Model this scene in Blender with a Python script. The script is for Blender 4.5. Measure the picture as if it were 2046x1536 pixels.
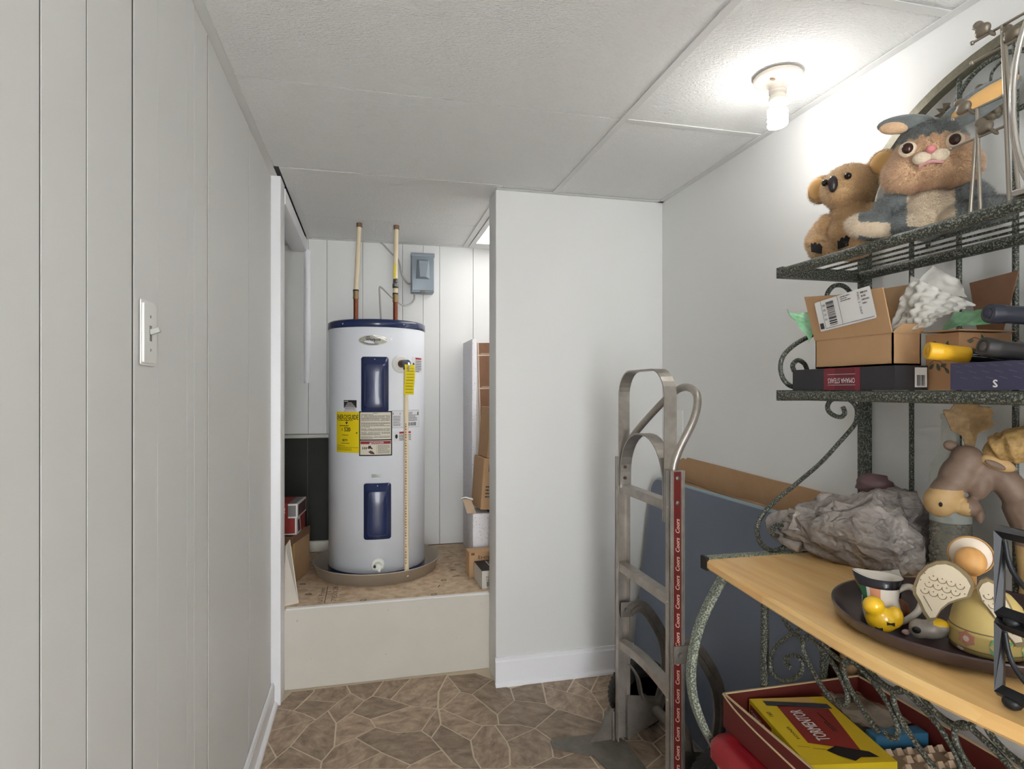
import bpy, bmesh, math, random
from mathutils import Vector, Matrix, noise
for o in list(bpy.data.objects): bpy.data.objects.remove(o)
SC = bpy.context.scene
COL = SC.collection
random.seed(7)
# ---------------------------------------------------------------- camera
cd = bpy.data.cameras.new('camera'); cam = bpy.data.objects.new('camera', cd); COL.objects.link(cam)
cam.location = (0, 0, 1.307); cam.rotation_euler = (math.radians(90), 0, -math.atan(288/1197))
cd.sensor_width = 36; cd.sensor_fit = 'HORIZONTAL'; cd.lens = 36*1197/2046; cd.shift_y = 12/2046
cd.clip_start = 0.02
SC.camera = cam
# ---------------------------------------------------------------- world: even fill light let in by an invented opening behind the camera
w = bpy.data.worlds.new('world'); SC.world = w; w.use_nodes = True
w.node_tree.nodes['Background'].inputs[0].default_value = (.975, 1, 1.02, 1)
w.node_tree.nodes['Background'].inputs[1].default_value = 13.5
SC.view_settings.view_transform = 'Standard'; SC.view_settings.look = 'None'
SC.view_settings.gamma = 1; SC.view_settings.use_curve_mapping = False
SC.view_settings.exposure = 0.0
BULB_POWER = 72.0
PANEL_POWER = 4.0
# ---------------------------------------------------------------- materials
def lin(c):
    return tuple(((x/255)/12.92 if x/255 <= .04045 else ((x/255+.055)/1.055)**2.4) for x in c)
MATS = {}
def M(name, rgb, rough=.5, metal=0, var=None, bump=None, rgb2=None, stretch=(1, 1, 1), trans=0, alpha=1, emit=0, spec=.5, sheen=0, coat=0, ior=1.45):
    """var=(scale, contrast) mixes rgb and rgb2 by noise; bump=(scale,strength)"""
    if name in MATS: return MATS[name]
    m = bpy.data.materials.new(name); m.use_nodes = True; MATS[name] = m
    nt = m.node_tree; b = nt.nodes['Principled BSDF']
    c = lin(rgb) + (1,)
    b.inputs['Base Color'].default_value = c; b.inputs['Roughness'].default_value = rough
    b.inputs['Metallic'].default_value = metal; b.inputs['Specular IOR Level'].default_value = spec
    b.inputs['Transmission Weight'].default_value = trans; b.inputs['Alpha'].default_value = alpha
    b.inputs['Sheen Weight'].default_value = sheen; b.inputs['Coat Weight'].default_value = coat
    b.inputs['IOR'].default_value = ior
    if emit:
        b.inputs['Emission Color'].default_value = c; b.inputs['Emission Strength'].default_value = emit
    if var or bump:
        tc = nt.nodes.new('ShaderNodeTexCoord'); mp = nt.nodes.new('ShaderNodeMapping')
        mp.inputs['Scale'].default_value = stretch
        nt.links.new(tc.outputs['Object'], mp.inputs[0])
    if var:
        n = nt.nodes.new('ShaderNodeTexNoise'); n.inputs['Scale'].default_value = var[0]; n.inputs['Detail'].default_value = 6
        n.inputs['Roughness'].default_value = .65
        nt.links.new(mp.outputs[0], n.inputs['Vector'])
        r = nt.nodes.new('ShaderNodeValToRGB'); k = var[1]
        r.color_ramp.elements[0].position = .5-k; r.color_ramp.elements[1].position = .5+k
        r.color_ramp.elements[0].color = c; r.color_ramp.elements[1].color = lin(rgb2)+(1,)
        nt.links.new(n.outputs[0], r.inputs[0]); nt.links.new(r.outputs[0], b.inputs['Base Color'])
    if bump:
        n2 = nt.nodes.new('ShaderNodeTexNoise'); n2.inputs['Scale'].default_value = bump[0]; n2.inputs['Detail'].default_value = 3
        nt.links.new(mp.outputs[0], n2.inputs['Vector'])
        bp = nt.nodes.new('ShaderNodeBump'); bp.inputs['Strength'].default_value = bump[1]; bp.inputs['Distance'].default_value = .004
        nt.links.new(n2.outputs[0], bp.inputs['Height']); nt.links.new(bp.outputs[0], b.inputs['Normal'])
    return m
def stone_mat():
    m = bpy.data.materials.new('flagstone'); m.use_nodes = True; nt = m.node_tree; b = nt.nodes['Principled BSDF']
    N = nt.nodes.new; L = nt.links.new
    oi = N('ShaderNodeObjectInfo'); tc = N('ShaderNodeTexCoord'); ad = N('ShaderNodeVectorMath'); ad.operation = 'ADD'
    sc = N('ShaderNodeVectorMath'); sc.operation = 'SCALE'; sc.inputs[3].default_value = 40
    cv = N('ShaderNodeCombineXYZ'); L(oi.outputs['Random'], cv.inputs[0]); L(oi.outputs['Random'], cv.inputs[1]); L(cv.outputs[0], sc.inputs[0])
    mp = N('ShaderNodeVectorRotate'); mp.rotation_type = 'Z_AXIS'; ml = N('ShaderNodeMath'); ml.operation = 'MULTIPLY'; ml.inputs[1].default_value = 3.1
    L(oi.outputs['Random'], ml.inputs[0]); L(ml.outputs[0], mp.inputs['Angle'])
    L(tc.outputs['Object'], mp.inputs[0]); st = N('ShaderNodeMapping'); st.inputs['Scale'].default_value = (1, 1.7, 1); L(mp.outputs[0], st.inputs[0])
    L(st.outputs[0], ad.inputs[0]); L(sc.outputs[0], ad.inputs[1])
    n1 = N('ShaderNodeTexNoise'); n1.inputs['Scale'].default_value = 14; n1.inputs['Detail'].default_value = 10; n1.inputs['Roughness'].default_value = .7
    n1.inputs['Distortion'].default_value = .5; L(ad.outputs[0], n1.inputs['Vector'])
    r = N('ShaderNodeValToRGB'); e = r.color_ramp.elements
    e[0].position = .3; e[0].color = lin((118, 100, 84))+(1,); e[1].position = .72; e[1].color = lin((204, 182, 158))+(1,)
    k = e.new(.5); k.color = lin((166, 143, 121))+(1,)
    L(n1.outputs[0], r.inputs[0])
    hv = N('ShaderNodeHueSaturation'); mr = N('ShaderNodeMapRange'); mr.inputs[3].default_value = .72; mr.inputs[4].default_value = 1.12
    L(oi.outputs['Random'], mr.inputs[0]); L(mr.outputs[0], hv.inputs['Value']); L(r.outputs[0], hv.inputs['Color']); L(hv.outputs[0], b.inputs['Base Color'])
    b.inputs['Roughness'].default_value = .5
    bp = N('ShaderNodeBump'); bp.inputs['Strength'].default_value = .25; bp.inputs['Distance'].default_value = .004
    L(n1.outputs[0], bp.inputs['Height']); L(bp.outputs[0], b.inputs['Normal'])
    return m
def tile_mat():
    m = bpy.data.materials.new('ceiling_tile'); m.use_nodes = True; nt = m.node_tree; b = nt.nodes['Principled BSDF']
    N = nt.nodes.new; L = nt.links.new
    tc = N('ShaderNodeTexCoord'); mp = N('ShaderNodeMapping'); mp.inputs['Scale'].default_value = (1, 1.9, 1); mp.inputs['Rotation'].default_value = (0, 0, .7)
    L(tc.outputs['Object'], mp.inputs[0])
    n = N('ShaderNodeTexNoise'); n.inputs['Scale'].default_value = 95; n.inputs['Detail'].default_value = 4; n.inputs['Roughness'].default_value = .6; L(mp.outputs[0], n.inputs[0])
    b.inputs['Base Color'].default_value = lin((238, 238, 236))+(1,); b.inputs['Roughness'].default_value = .9
    bp = N('ShaderNodeBump'); bp.inputs['Strength'].default_value = .8; bp.inputs['Distance'].default_value = .012
    L(n.outputs[0], bp.inputs['Height']); L(bp.outputs[0], b.inputs['Normal'])
    return m
def speck_mat(name, dark, light, lo, hi, scale=260, rough=.5):
    m = bpy.data.materials.new(name); m.use_nodes = True; nt = m.node_tree; b = nt.nodes['Principled BSDF']; N = nt.nodes.new; L = nt.links.new
    tc = N('ShaderNodeTexCoord'); n = N('ShaderNodeTexNoise'); n.inputs['Scale'].default_value = scale; n.inputs['Detail'].default_value = 2
    L(tc.outputs['Object'], n.inputs[0]); r = N('ShaderNodeValToRGB'); e = r.color_ramp.elements
    e[0].position = lo; e[0].color = lin(dark)+(1,); e[1].position = hi; e[1].color = lin(light)+(1,)
    L(n.outputs[0], r.inputs[0]); L(r.outputs[0], b.inputs['Base Color']); b.inputs['Roughness'].default_value = rough
    MATS[name] = m
    return m
def wood_mat():
    m = bpy.data.materials.new('oak_top'); m.use_nodes = True; nt = m.node_tree; b = nt.nodes['Principled BSDF']; N = nt.nodes.new; L = nt.links.new
    tc = N('ShaderNodeTexCoord'); mp = N('ShaderNodeMapping'); mp.inputs['Scale'].default_value = (18, 1.2, 6); L(tc.outputs['Object'], mp.inputs[0])
    n = N('ShaderNodeTexNoise'); n.inputs['Scale'].default_value = 3; n.inputs['Detail'].default_value = 5; L(mp.outputs[0], n.inputs[0])
    mp2 = N('ShaderNodeMapping'); mp2.inputs['Scale'].default_value = (14, 1.5, 1); L(tc.outputs['Object'], mp2.inputs[0])
    v = N('ShaderNodeTexVoronoi'); v.inputs['Scale'].default_value = 1; L(mp2.outputs[0], v.inputs[0])
    r = N('ShaderNodeValToRGB'); e = r.color_ramp.elements
    e[0].position = .25; e[0].color = lin((230, 170, 96))+(1,); e[1].position = .8; e[1].color = lin((250, 212, 146))+(1,)
    mx = N('ShaderNodeMath'); mx.operation = 'MULTIPLY_ADD'; mx.inputs[1].default_value = .35; L(v.outputs['Color'], mx.inputs[0]); 
    h = N('ShaderNodeMath'); h.operation = 'MULTIPLY'; h.inputs[1].default_value = .75; L(n.outputs[0], h.inputs[0]); L(h.outputs[0], mx.inputs[2])
    L(mx.outputs[0], r.inputs[0]); L(r.outputs[0], b.inputs['Base Color']); b.inputs['Roughness'].default_value = .3
    MATS['oak_top'] = m
    return m
def osb_mat():
    m = bpy.data.materials.new('strand_board'); m.use_nodes = True; nt = m.node_tree; b = nt.nodes['Principled BSDF']; N = nt.nodes.new; L = nt.links.new
    tc = N('ShaderNodeTexCoord'); v = N('ShaderNodeTexVoronoi'); v.inputs['Scale'].default_value = 34
    n = N('ShaderNodeTexNoise'); n.inputs['Scale'].default_value = 30; n.inputs['Detail'].default_value = 5
    L(tc.outputs['Object'], v.inputs[0]); L(tc.outputs['Object'], n.inputs[0])
    mx = N('ShaderNodeMath'); mx.operation = 'MULTIPLY_ADD'; mx.inputs[1].default_value = .35; L(v.outputs['Color'], mx.inputs[0]); L(n.outputs[0], mx.inputs[2])
    r = N('ShaderNodeValToRGB'); e = r.color_ramp.elements
    e[0].position = .4; e[0].color = lin((176, 148, 118))+(1,); e[1].position = .85; e[1].color = lin((212, 190, 162))+(1,)
    L(mx.outputs[0], r.inputs[0]); L(r.outputs[0], b.inputs['Base Color']); b.inputs['Roughness'].default_value = .75
    MATS['strand_board'] = m
    return m
def bag_mat():
    m = bpy.data.materials.new('bag_plastic'); m.use_nodes = True; nt = m.node_tree; b = nt.nodes['Principled BSDF']; N = nt.nodes.new; L = nt.links.new
    tc = N('ShaderNodeTexCoord'); n = N('ShaderNodeTexNoise'); n.inputs['Scale'].default_value = 12; n.inputs['Detail'].default_value = 3; L(tc.outputs['Object'], n.inputs[0])
    sc = N('ShaderNodeVectorMath'); sc.operation = 'SCALE'; sc.inputs[3].default_value = .09; L(n.outputs['Color'], sc.inputs[0])
    ad = N('ShaderNodeVectorMath'); ad.operation = 'ADD'; L(tc.outputs['Object'], ad.inputs[0]); L(sc.outputs[0], ad.inputs[1])
    v = N('ShaderNodeTexVoronoi'); v.inputs['Scale'].default_value = 26; L(ad.outputs[0], v.inputs[0])
    v2 = N('ShaderNodeTexVoronoi'); v2.inputs['Scale'].default_value = 60; L(ad.outputs[0], v2.inputs[0])
    mx = N('ShaderNodeMath'); mx.operation = 'MULTIPLY_ADD'; mx.inputs[1].default_value = .35; L(v2.outputs['Distance'], mx.inputs[0]); L(v.outputs['Distance'], mx.inputs[2])
    bp = N('ShaderNodeBump'); bp.inputs['Strength'].default_value = 1; bp.inputs['Distance'].default_value = .015; L(mx.outputs[0], bp.inputs['Height']); L(bp.outputs[0], b.inputs['Normal'])
    r = N('ShaderNodeValToRGB'); e = r.color_ramp.elements; e[0].position = .35; e[0].color = lin((146, 136, 131))+(1,); e[1].position = .65; e[1].color = lin((198, 188, 181))+(1,)
    L(n.outputs[0], r.inputs[0]); L(r.outputs[0], b.inputs['Base Color']); b.inputs['Roughness'].default_value = .2; b.inputs['Alpha'].default_value = .76
    MATS['bag_plastic'] = m
    return m
BAG = bag_mat(); STONE = stone_mat(); TILE = tile_mat(); OAK = wood_mat(); OSB = osb_mat()
RACK = speck_mat('rack_metal', (44, 48, 42), (150, 152, 138), .48, .7, 300, .5)
RACKL = speck_mat('rack_leg_metal', (74, 83, 73), (170, 176, 160), .42, .64, 290, .45)
WHITE = M('wall_paint', (228, 228, 226), .55)
TRIM = M('trim_paint', (244, 244, 247), .35)
PANEL = M('panel_paint', (226, 226, 224), .5)
GRID = M('grid_metal', (216, 216, 214), .45)
BLACK = M('black_print', (28, 26, 26), .6)
DKGREY = M('dark_print', (70, 66, 64), .7)
PAPER = M('white_paper', (226, 224, 222), .6)
CARD = M('cardboard', (184, 148, 110), .8, var=(9, .3), rgb2=(172, 134, 96), bump=(60, .1))
CARD2 = M('cardboard_pale', (190, 156, 118), .8, var=(9, .3), rgb2=(178, 142, 104))
CARDD = M('cardboard_dark', (140, 104, 80), .8, var=(12, .3), rgb2=(122, 88, 66))
STEEL = M('aluminium', (190, 184, 176), .38, .7, var=(14, .25), rgb2=(150, 143, 134), bump=(50, .06))
DSTEEL = M('cast_aluminium', (140, 134, 126), .5, .6, var=(20, .25), rgb2=(110, 104, 96), bump=(60, .15))
CHROME = M('chrome_wire', (214, 210, 204), .18, 1)
RED = M('red_print', (150, 34, 34), .5)
NAVY = M('navy_enamel', (30, 44, 86), .25, coat=.4)
# ---------------------------------------------------------------- geometry helpers
class G:
    def __init__(s): s.v = []; s.f = []; s.mi = []; s.sm = []; s.m = None
    def add(s, vs, fs, mat=0, smooth=False):
        n = len(s.v)
        s.v += [(s.m @ Vector(p)) if s.m else Vector(p) for p in vs]
        for f in fs: s.f.append(tuple(i+n for i in f)); s.mi.append(mat); s.sm.append(smooth)
        return s
    def box(s, x0, x1, y0, y1, z0, z1, mat=0):
        return s.add([(x0,y0,z0),(x1,y0,z0),(x1,y1,z0),(x0,y1,z0),(x0,y0,z1),(x1,y0,z1),(x1,y1,z1),(x0,y1,z1)],
              [(0,3,2,1),(4,5,6,7),(0,1,5,4),(1,2,6,5),(2,3,7,6),(3,0,4,7)], mat)
    def rbox(s, x0, x1, y0, y1, z0, z1, r=.003, mat=0, seg=2):
        bm = bmesh.new(); bmesh.ops.create_cube(bm, size=1)
        for v in bm.verts: v.co = Vector(((x0+x1)/2+v.co.x*(x1-x0), (y0+y1)/2+v.co.y*(y1-y0), (z0+z1)/2+v.co.z*(z1-z0)))
        bmesh.ops.bevel(bm, geom=bm.edges[:], offset=r, segments=seg, affect='EDGES', profile=.6)
        bm.verts.index_update()
        s.add([v.co.copy() for v in bm.verts], [tuple(v.index for v in f.verts) for f in bm.faces], mat, seg > 1); bm.free(); return s
    def cyl(s, p0, p1, r0, r1=None, n=16, mat=0, caps=True):
        r1 = r0 if r1 is None else r1
        p0 = Vector(p0); p1 = Vector(p1); d = (p1-p0).normalized()
        a = d.orthogonal().normalized(); b = d.cross(a); vs = []
        for p, r in ((p0, r0), (p1, r1)):
            vs += [p+(a*math.cos(2*math.pi*i/n)+b*math.sin(2*math.pi*i/n))*r for i in range(n)]
        s.add(vs, [(i, (i+1) % n, n+(i+1) % n, n+i) for i in range(n)], mat, True)
        if caps:
            s.add(vs[:n], [tuple(range(n))[::-1]], mat); s.add(vs[n:], [tuple(range(n))], mat)
        return s
    def tube(s, pts, r, n=8, mat=0, closed=False, caps=True, smooth=True):
        P = [Vector(p) for p in pts]; k = len(P)
        rr = r if isinstance(r, (list, tuple)) else [r]*k
        T = []
        for i in range(k):
            a = P[(i-1) % k] if (closed or i > 0) else P[i]; b = P[(i+1) % k] if (closed or i < k-1) else P[i]
            T.append((b-a).normalized())
        nrm = T[0].orthogonal().normalized(); vs = []
        for i in range(k):
            nrm = (nrm-T[i]*nrm.dot(T[i])); nrm = nrm.normalized() if nrm.length > 1e-6 else T[i].orthogonal().normalized()
            b = T[i].cross(nrm)
            vs += [P[i]+(nrm*math.cos(2*math.pi*j/n+math.pi/n)+b*math.sin(2*math.pi*j/n+math.pi/n))*rr[i] for j in range(n)]
        fs = []
        for i in range(k if closed else k-1):
            i2 = (i+1) % k
            fs += [(i*n+j, i*n+(j+1) % n, i2*n+(j+1) % n, i2*n+j) for j in range(n)]
        s.add(vs, fs, mat, smooth)
        if caps and not closed:
            s.add(vs[:n], [tuple(range(n))[::-1]], mat); s.add(vs[-n:], [tuple(range(n))], mat)
        return s
    def strap(s, pts, side, w, t, mat=0, closed=False):
        """flat bar: width w along constant vector side, thickness t"""
        P = [Vector(p) for p in pts]; side = Vector(side).normalized(); k = len(P); vs = []
        for i in range(k):
            a = P[(i-1) % k] if (closed or i > 0) else P[i]; b = P[(i+1) % k] if (closed or i < k-1) else P[i]
            T = (b-a).normalized(); nn = T.cross(side).normalized()
            for sx, sy in ((-1,-1),(1,-1),(1,1),(-1,1)): vs.append(P[i]+side*sx*w/2+nn*sy*t/2)
        fs = []
        for i in range(k if closed else k-1):
            i2 = (i+1) % k
            fs += [(i*4+j, i*4+(j+1) % 4, i2*4+(j+1) % 4, i2*4+j) for j in range(4)]
        if not closed: fs += [(3,2,1,0), tuple(4*(k-1)+j for j in range(4))]
        return s.add(vs, fs, mat)
    def lathe(s, prof, c=(0,0,0), n=32, mat=0, smooth=True, axis='z'):
        c = Vector(c); vs = []
        for r, z in prof:
            for i in range(n):
                a = 2*math.pi*i/n
                p = (r*math.cos(a), r*math.sin(a), z)
                if axis == 'y': p = (p[0], z, p[1])
                if axis == 'x': p = (z, p[0], p[1])
                vs.append(c+Vector(p))
        fs = []
        for k in range(len(prof)-1): fs += [(k*n+i, k*n+(i+1) % n, (k+1)*n+(i+1) % n, (k+1)*n+i) for i in range(n)]
        s.add(vs, fs, mat, smooth)
        if prof[0][0] > 1e-6: s.add(vs[:n], [tuple(range(n))[::-1]], mat)
        if prof[-1][0] > 1e-6: s.add(vs[-n:], [tuple(range(n))], mat)
        return s
    def ell(s, c, r, rot=None, n=20, mat=0, fn=None):
        c = Vector(c); r = (r, r, r) if isinstance(r, (int, float)) else r
        R = rot.to_3x3() if rot else Matrix.Identity(3); vs = []; h = n//2
        for j in range(h+1):
            t = math.pi*j/h
            for i in range(n):
                a = 2*math.pi*i/n; d = Vector((math.sin(t)*math.cos(a), math.sin(t)*math.sin(a), math.cos(t)))
                k = fn(d) if fn else 1
                vs.append(c+R @ Vector((d.x*r[0]*k, d.y*r[1]*k, d.z*r[2]*k)))
        return s.add(vs, [(j*n+i, (j+1)*n+i, (j+1)*n+(i+1) % n, j*n+(i+1) % n) for j in range(h) for i in range(n)], mat, True)
    def prism(s, poly, o, ax, ay, th, mat=0, smooth=False):
        """polygon (2d) in frame o+ax*a+ay*b, extruded by th along ax x ay"""
        o = Vector(o); ax = Vector(ax); ay = Vector(ay); nn = ax.cross(ay).normalized()*th; n = len(poly)
        lo = [o+ax*a+ay*b for a, b in poly]; hi = [p+nn for p in lo]
        s.add(lo+hi, [(i, (i+1) % n, n+(i+1) % n, n+i) for i in range(n)], mat, smooth)
        s.add(lo, [tuple(range(n))[::-1]], mat); s.add(hi, [tuple(range(n))], mat)
        return s
    def surf(s, fn, nu, nv, mat=0, smooth=True):
        vs = [fn(i/nu, j/nv) for j in range(nv+1) for i in range(nu+1)]; W = nu+1
        return s.add(vs, [(j*W+i, j*W+i+1, (j+1)*W+i+1, (j+1)*W+i) for j in range(nv) for i in range(nu)], mat, smooth)
    def join(s, g, mat=0):
        n = len(s.v); s.v += g.v; s.f += [tuple(i+n for i in f) for f in g.f]; s.mi += [mat]*len(g.f); s.sm += g.sm; return s
def cat(pts, n=6, closed=False):
    P = [Vector(p) for p in pts]; out = []; k = len(P)
    for i in range(k if closed else k-1):
        p0 = P[(i-1) % k] if (closed or i > 0) else P[0]; p1 = P[i]; p2 = P[(i+1) % k]
        p3 = P[(i+2) % k] if (closed or i < k-2) else P[-1]
        for j in range(n):
            t = j/n
            out.append(.5*((2*p1)+(p2-p0)*t+(2*p0-5*p1+4*p2-p3)*t*t+(3*p1-p0-3*p2+p3)*t**3))
    if not closed: out.append(P[-1])
    return out
def rrect(x0, x1, y0, y1, r, n=5):
    out = []
    for cx, cy, a in ((x1-r, y0+r, -90), (x1-r, y1-r, 0), (x0+r, y1-r, 90), (x0+r, y0+r, 180)):
        for i in range(n+1):
            t = math.radians(a+90*i/n); out.append((cx+r*math.cos(t), cy+r*math.sin(t)))
    return out
def meshobj(name, me, parent=None):
    o = bpy.data.objects.new(name, me); COL.objects.link(o)
    if parent is not None: o.parent = parent
    return o
def wloc(o):
    v = Vector((0, 0, 0))
    while o is not None: v += Vector(o.location); o = o.parent
    return v
def B(g, name, mats, parent=None, label=None, cat_=None, group=None, kind=None, org=None):
    mats = mats if isinstance(mats, (list, tuple)) else [mats]
    if parent is None:
        if org is None:
            xs = [p.x for p in g.v]; ys = [p.y for p in g.v]; zs = [p.z for p in g.v]
            org = Vector(((min(xs)+max(xs))/2, (min(ys)+max(ys))/2, min(zs)))
        org = Vector(org)
    else: org = wloc(parent)
    me = bpy.data.meshes.new(name); me.from_pydata([p-org for p in g.v], [], g.f)
    for m in mats: me.materials.append(m)
    me.polygons.foreach_set('material_index', g.mi); me.polygons.foreach_set('use_smooth', g.sm)
    me.update()
    o = meshobj(name, me, parent)
    if parent is None: o.location = org
    tag(o, label, cat_, group, kind)
    return o
def tag(o, label=None, cat_=None, group=None, kind=None):
    if label: o['label'] = label
    if cat_: o['category'] = cat_
    if group: o['group'] = group
    if kind: o['kind'] = kind
    return o
def thing(name, loc, label, cat_, group=None):
    o = bpy.data.objects.new(name, None); COL.objects.link(o); o.location = loc; o.empty_display_size = .05
    return tag(o, label, cat_, group)
def struct(name, loc=(0,0,0)):
    o = bpy.data.objects.new(name, None); COL.objects.link(o); o.location = loc; o['kind'] = 'structure'; return o
def fuse(g, vox=.006, it=6):
    """weld overlapping solids into one continuous skin"""
    me = bpy.data.meshes.new('tmp'); me.from_pydata(g.v, [], g.f); o = meshobj('tmp', me)
    r = o.modifiers.new('r', 'REMESH'); r.mode = 'VOXEL'; r.voxel_size = vox
    s = o.modifiers.new('s', 'SMOOTH'); s.iterations = it; s.factor = .5
    dg = bpy.context.evaluated_depsgraph_get(); dg.update(); me2 = bpy.data.meshes.new_from_object(o.evaluated_get(dg))
    out = G(); out.v = [v.co.copy() for v in me2.vertices]; out.f = [tuple(p.vertices) for p in me2.polygons]
    out.mi = [0]*len(out.f); out.sm = [True]*len(out.f)
    bpy.data.objects.remove(o); bpy.data.meshes.remove(me2); bpy.data.meshes.remove(me)
    return out
def paint(g, fn):
    for i, f in enumerate(g.f):
        c = Vector((0, 0, 0))
        for k in f: c += g.v[k]
        g.mi[i] = fn(c/len(f))
    return g
def fur(g, parent, mats, count, ln, seed=1):
    rnd = random.Random(seed); out = G(); areas = []; tot = 0
    for f in g.f:
        a = (g.v[f[1]]-g.v[f[0]]).cross(g.v[f[2]]-g.v[f[0]]).length; tot += a; areas.append(tot)
    import bisect
    for _ in range(count):
        i = min(bisect.bisect(areas, rnd.random()*tot), len(g.f)-1); f = g.f[i]
        w = [rnd.random() for _ in f]; s = sum(w); p = Vector((0, 0, 0))
        for k, q in zip(f, w): p += g.v[k]*(q/s)
        n = (g.v[f[1]]-g.v[f[0]]).cross(g.v[f[2]]-g.v[f[0]]).normalized()
        if n.length < .5: continue
        d = (n+Vector((rnd.uniform(-.7, .7), rnd.uniform(-.7, .7), rnd.uniform(-1.0, .3)))).normalized()
        t = d.orthogonal().normalized()*.0007
        out.add([p-t-n*.001, p+t-n*.001, p+d*ln*rnd.uniform(.5, 1)], [(0, 1, 2)], g.mi[i]+(len(mats)//2 if rnd.random() < .4 else 0), False)
    return B(out, 'fur', mats, parent, kind='stuff')
# ---- flat print: text and rectangles laid on a surface through a map f(a, b, lift)
_TX = {}
def txt(s, shear=0):
    if (s, shear) in _TX: return _TX[(s, shear)]
    c = bpy.data.curves.new('t', 'FONT'); c.body = s; c.size = 1; c.shear = shear; c.resolution_u = 2
    o = bpy.data.objects.new('t', c); COL.objects.link(o); dg = bpy.context.evaluated_depsgraph_get(); dg.update()
    me = bpy.data.meshes.new_from_object(o.evaluated_get(dg))
    vs = [(v.co.x, v.co.y) for v in me.vertices]; fs = [tuple(p.vertices) for p in me.polygons]
    bpy.data.objects.remove(o); bpy.data.curves.remove(c); bpy.data.meshes.remove(me)
    xs = [a for a, b in vs]; w = (min(xs), max(xs)); hs = (min(b for a, b in vs), max(b for a, b in vs))
    _TX[(s, shear)] = (vs, fs, w, hs); return _TX[(s, shear)]
def plane_map(o, ax, ay):
    o = Vector(o); ax = Vector(ax).normalized(); ay = Vector(ay).normalized(); n = ax.cross(ay)
    return lambda a, b, h: o+ax*a+ay*b+n*h
def pr_rect(g, f, a0, a1, b0, b1, mat, h=.0006, n=1):
    g.surf(lambda u, v: f(a0+(a1-a0)*u, b0+(b1-b0)*v, h), n, 1, mat, False)
def pr_text(g, f, s, ac, bc, hgt, mat, h=.0012, wid=None, shear=0, rot=0, bold=0):
    vs, fs, w, hs = txt(s, shear); k = hgt/(hs[1]-hs[0]); kx = wid/(w[1]-w[0]) if wid else k
    cr, sr = math.cos(rot), math.sin(rot)
    offs = [(0, 0)] if not bold else [(-bold, 0), (bold, 0), (0, bold), (0, 0)]
    for i, (oa, ob) in enumerate(offs):
        pts = []
        for a, b in vs:
            x = (a-(w[0]+w[1])/2)*kx+oa; y = (b-(hs[0]+hs[1])/2)*k+ob
            pts.append(f(ac+x*cr-y*sr, bc+x*sr+y*cr, h+i*.00003))
        g.add(pts, fs, mat)
def pr_poly(g, f, poly, mat, h=.0011):
    g.add([f(a, b, h) for a, b in poly], [tuple(range(len(poly)))], mat)
def pr_lines(g, f, a0, a1, b0, b1, n, mat, rnd, h=.0011, fill=.45):
    """rows of illegibly small print as broken bars"""
    dy = (b1-b0)/n
    for i in range(n):
        y = b1-dy*(i+1); x = a0; end = a1 if rnd.random() > .2 else a0+(a1-a0)*rnd.uniform(.3, .9)
        while x < end-.0005:
            w = rnd.uniform(.004, .014)*(a1-a0)/.08; x2 = min(x+w, end)
            pr_rect(g, f, x, x2, y+dy*.25, y+dy*(.25+fill), mat, h); x = x2+.0012
def barcode(g, f, a0, a1, b0, b1, mat, rnd, vert=True, h=.0012):
    x = a0 if vert else b0; e = a1 if vert else b1
    u = (e-x)/46
    while x < e:
        w = u*rnd.choice((.7, 1, 1.6, 2.4)); x2 = min(x+w, e)
        if vert: pr_rect(g, f, x, x2, b0, b1, mat, h)
        else: pr_rect(g, f, a0, a1, x, x2, mat, h)
        x = x2+u*rnd.choice((.8, 1, 1.8))
RN = random.Random(3)
# ================================================================ SETTING
H = 2.2
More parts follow.
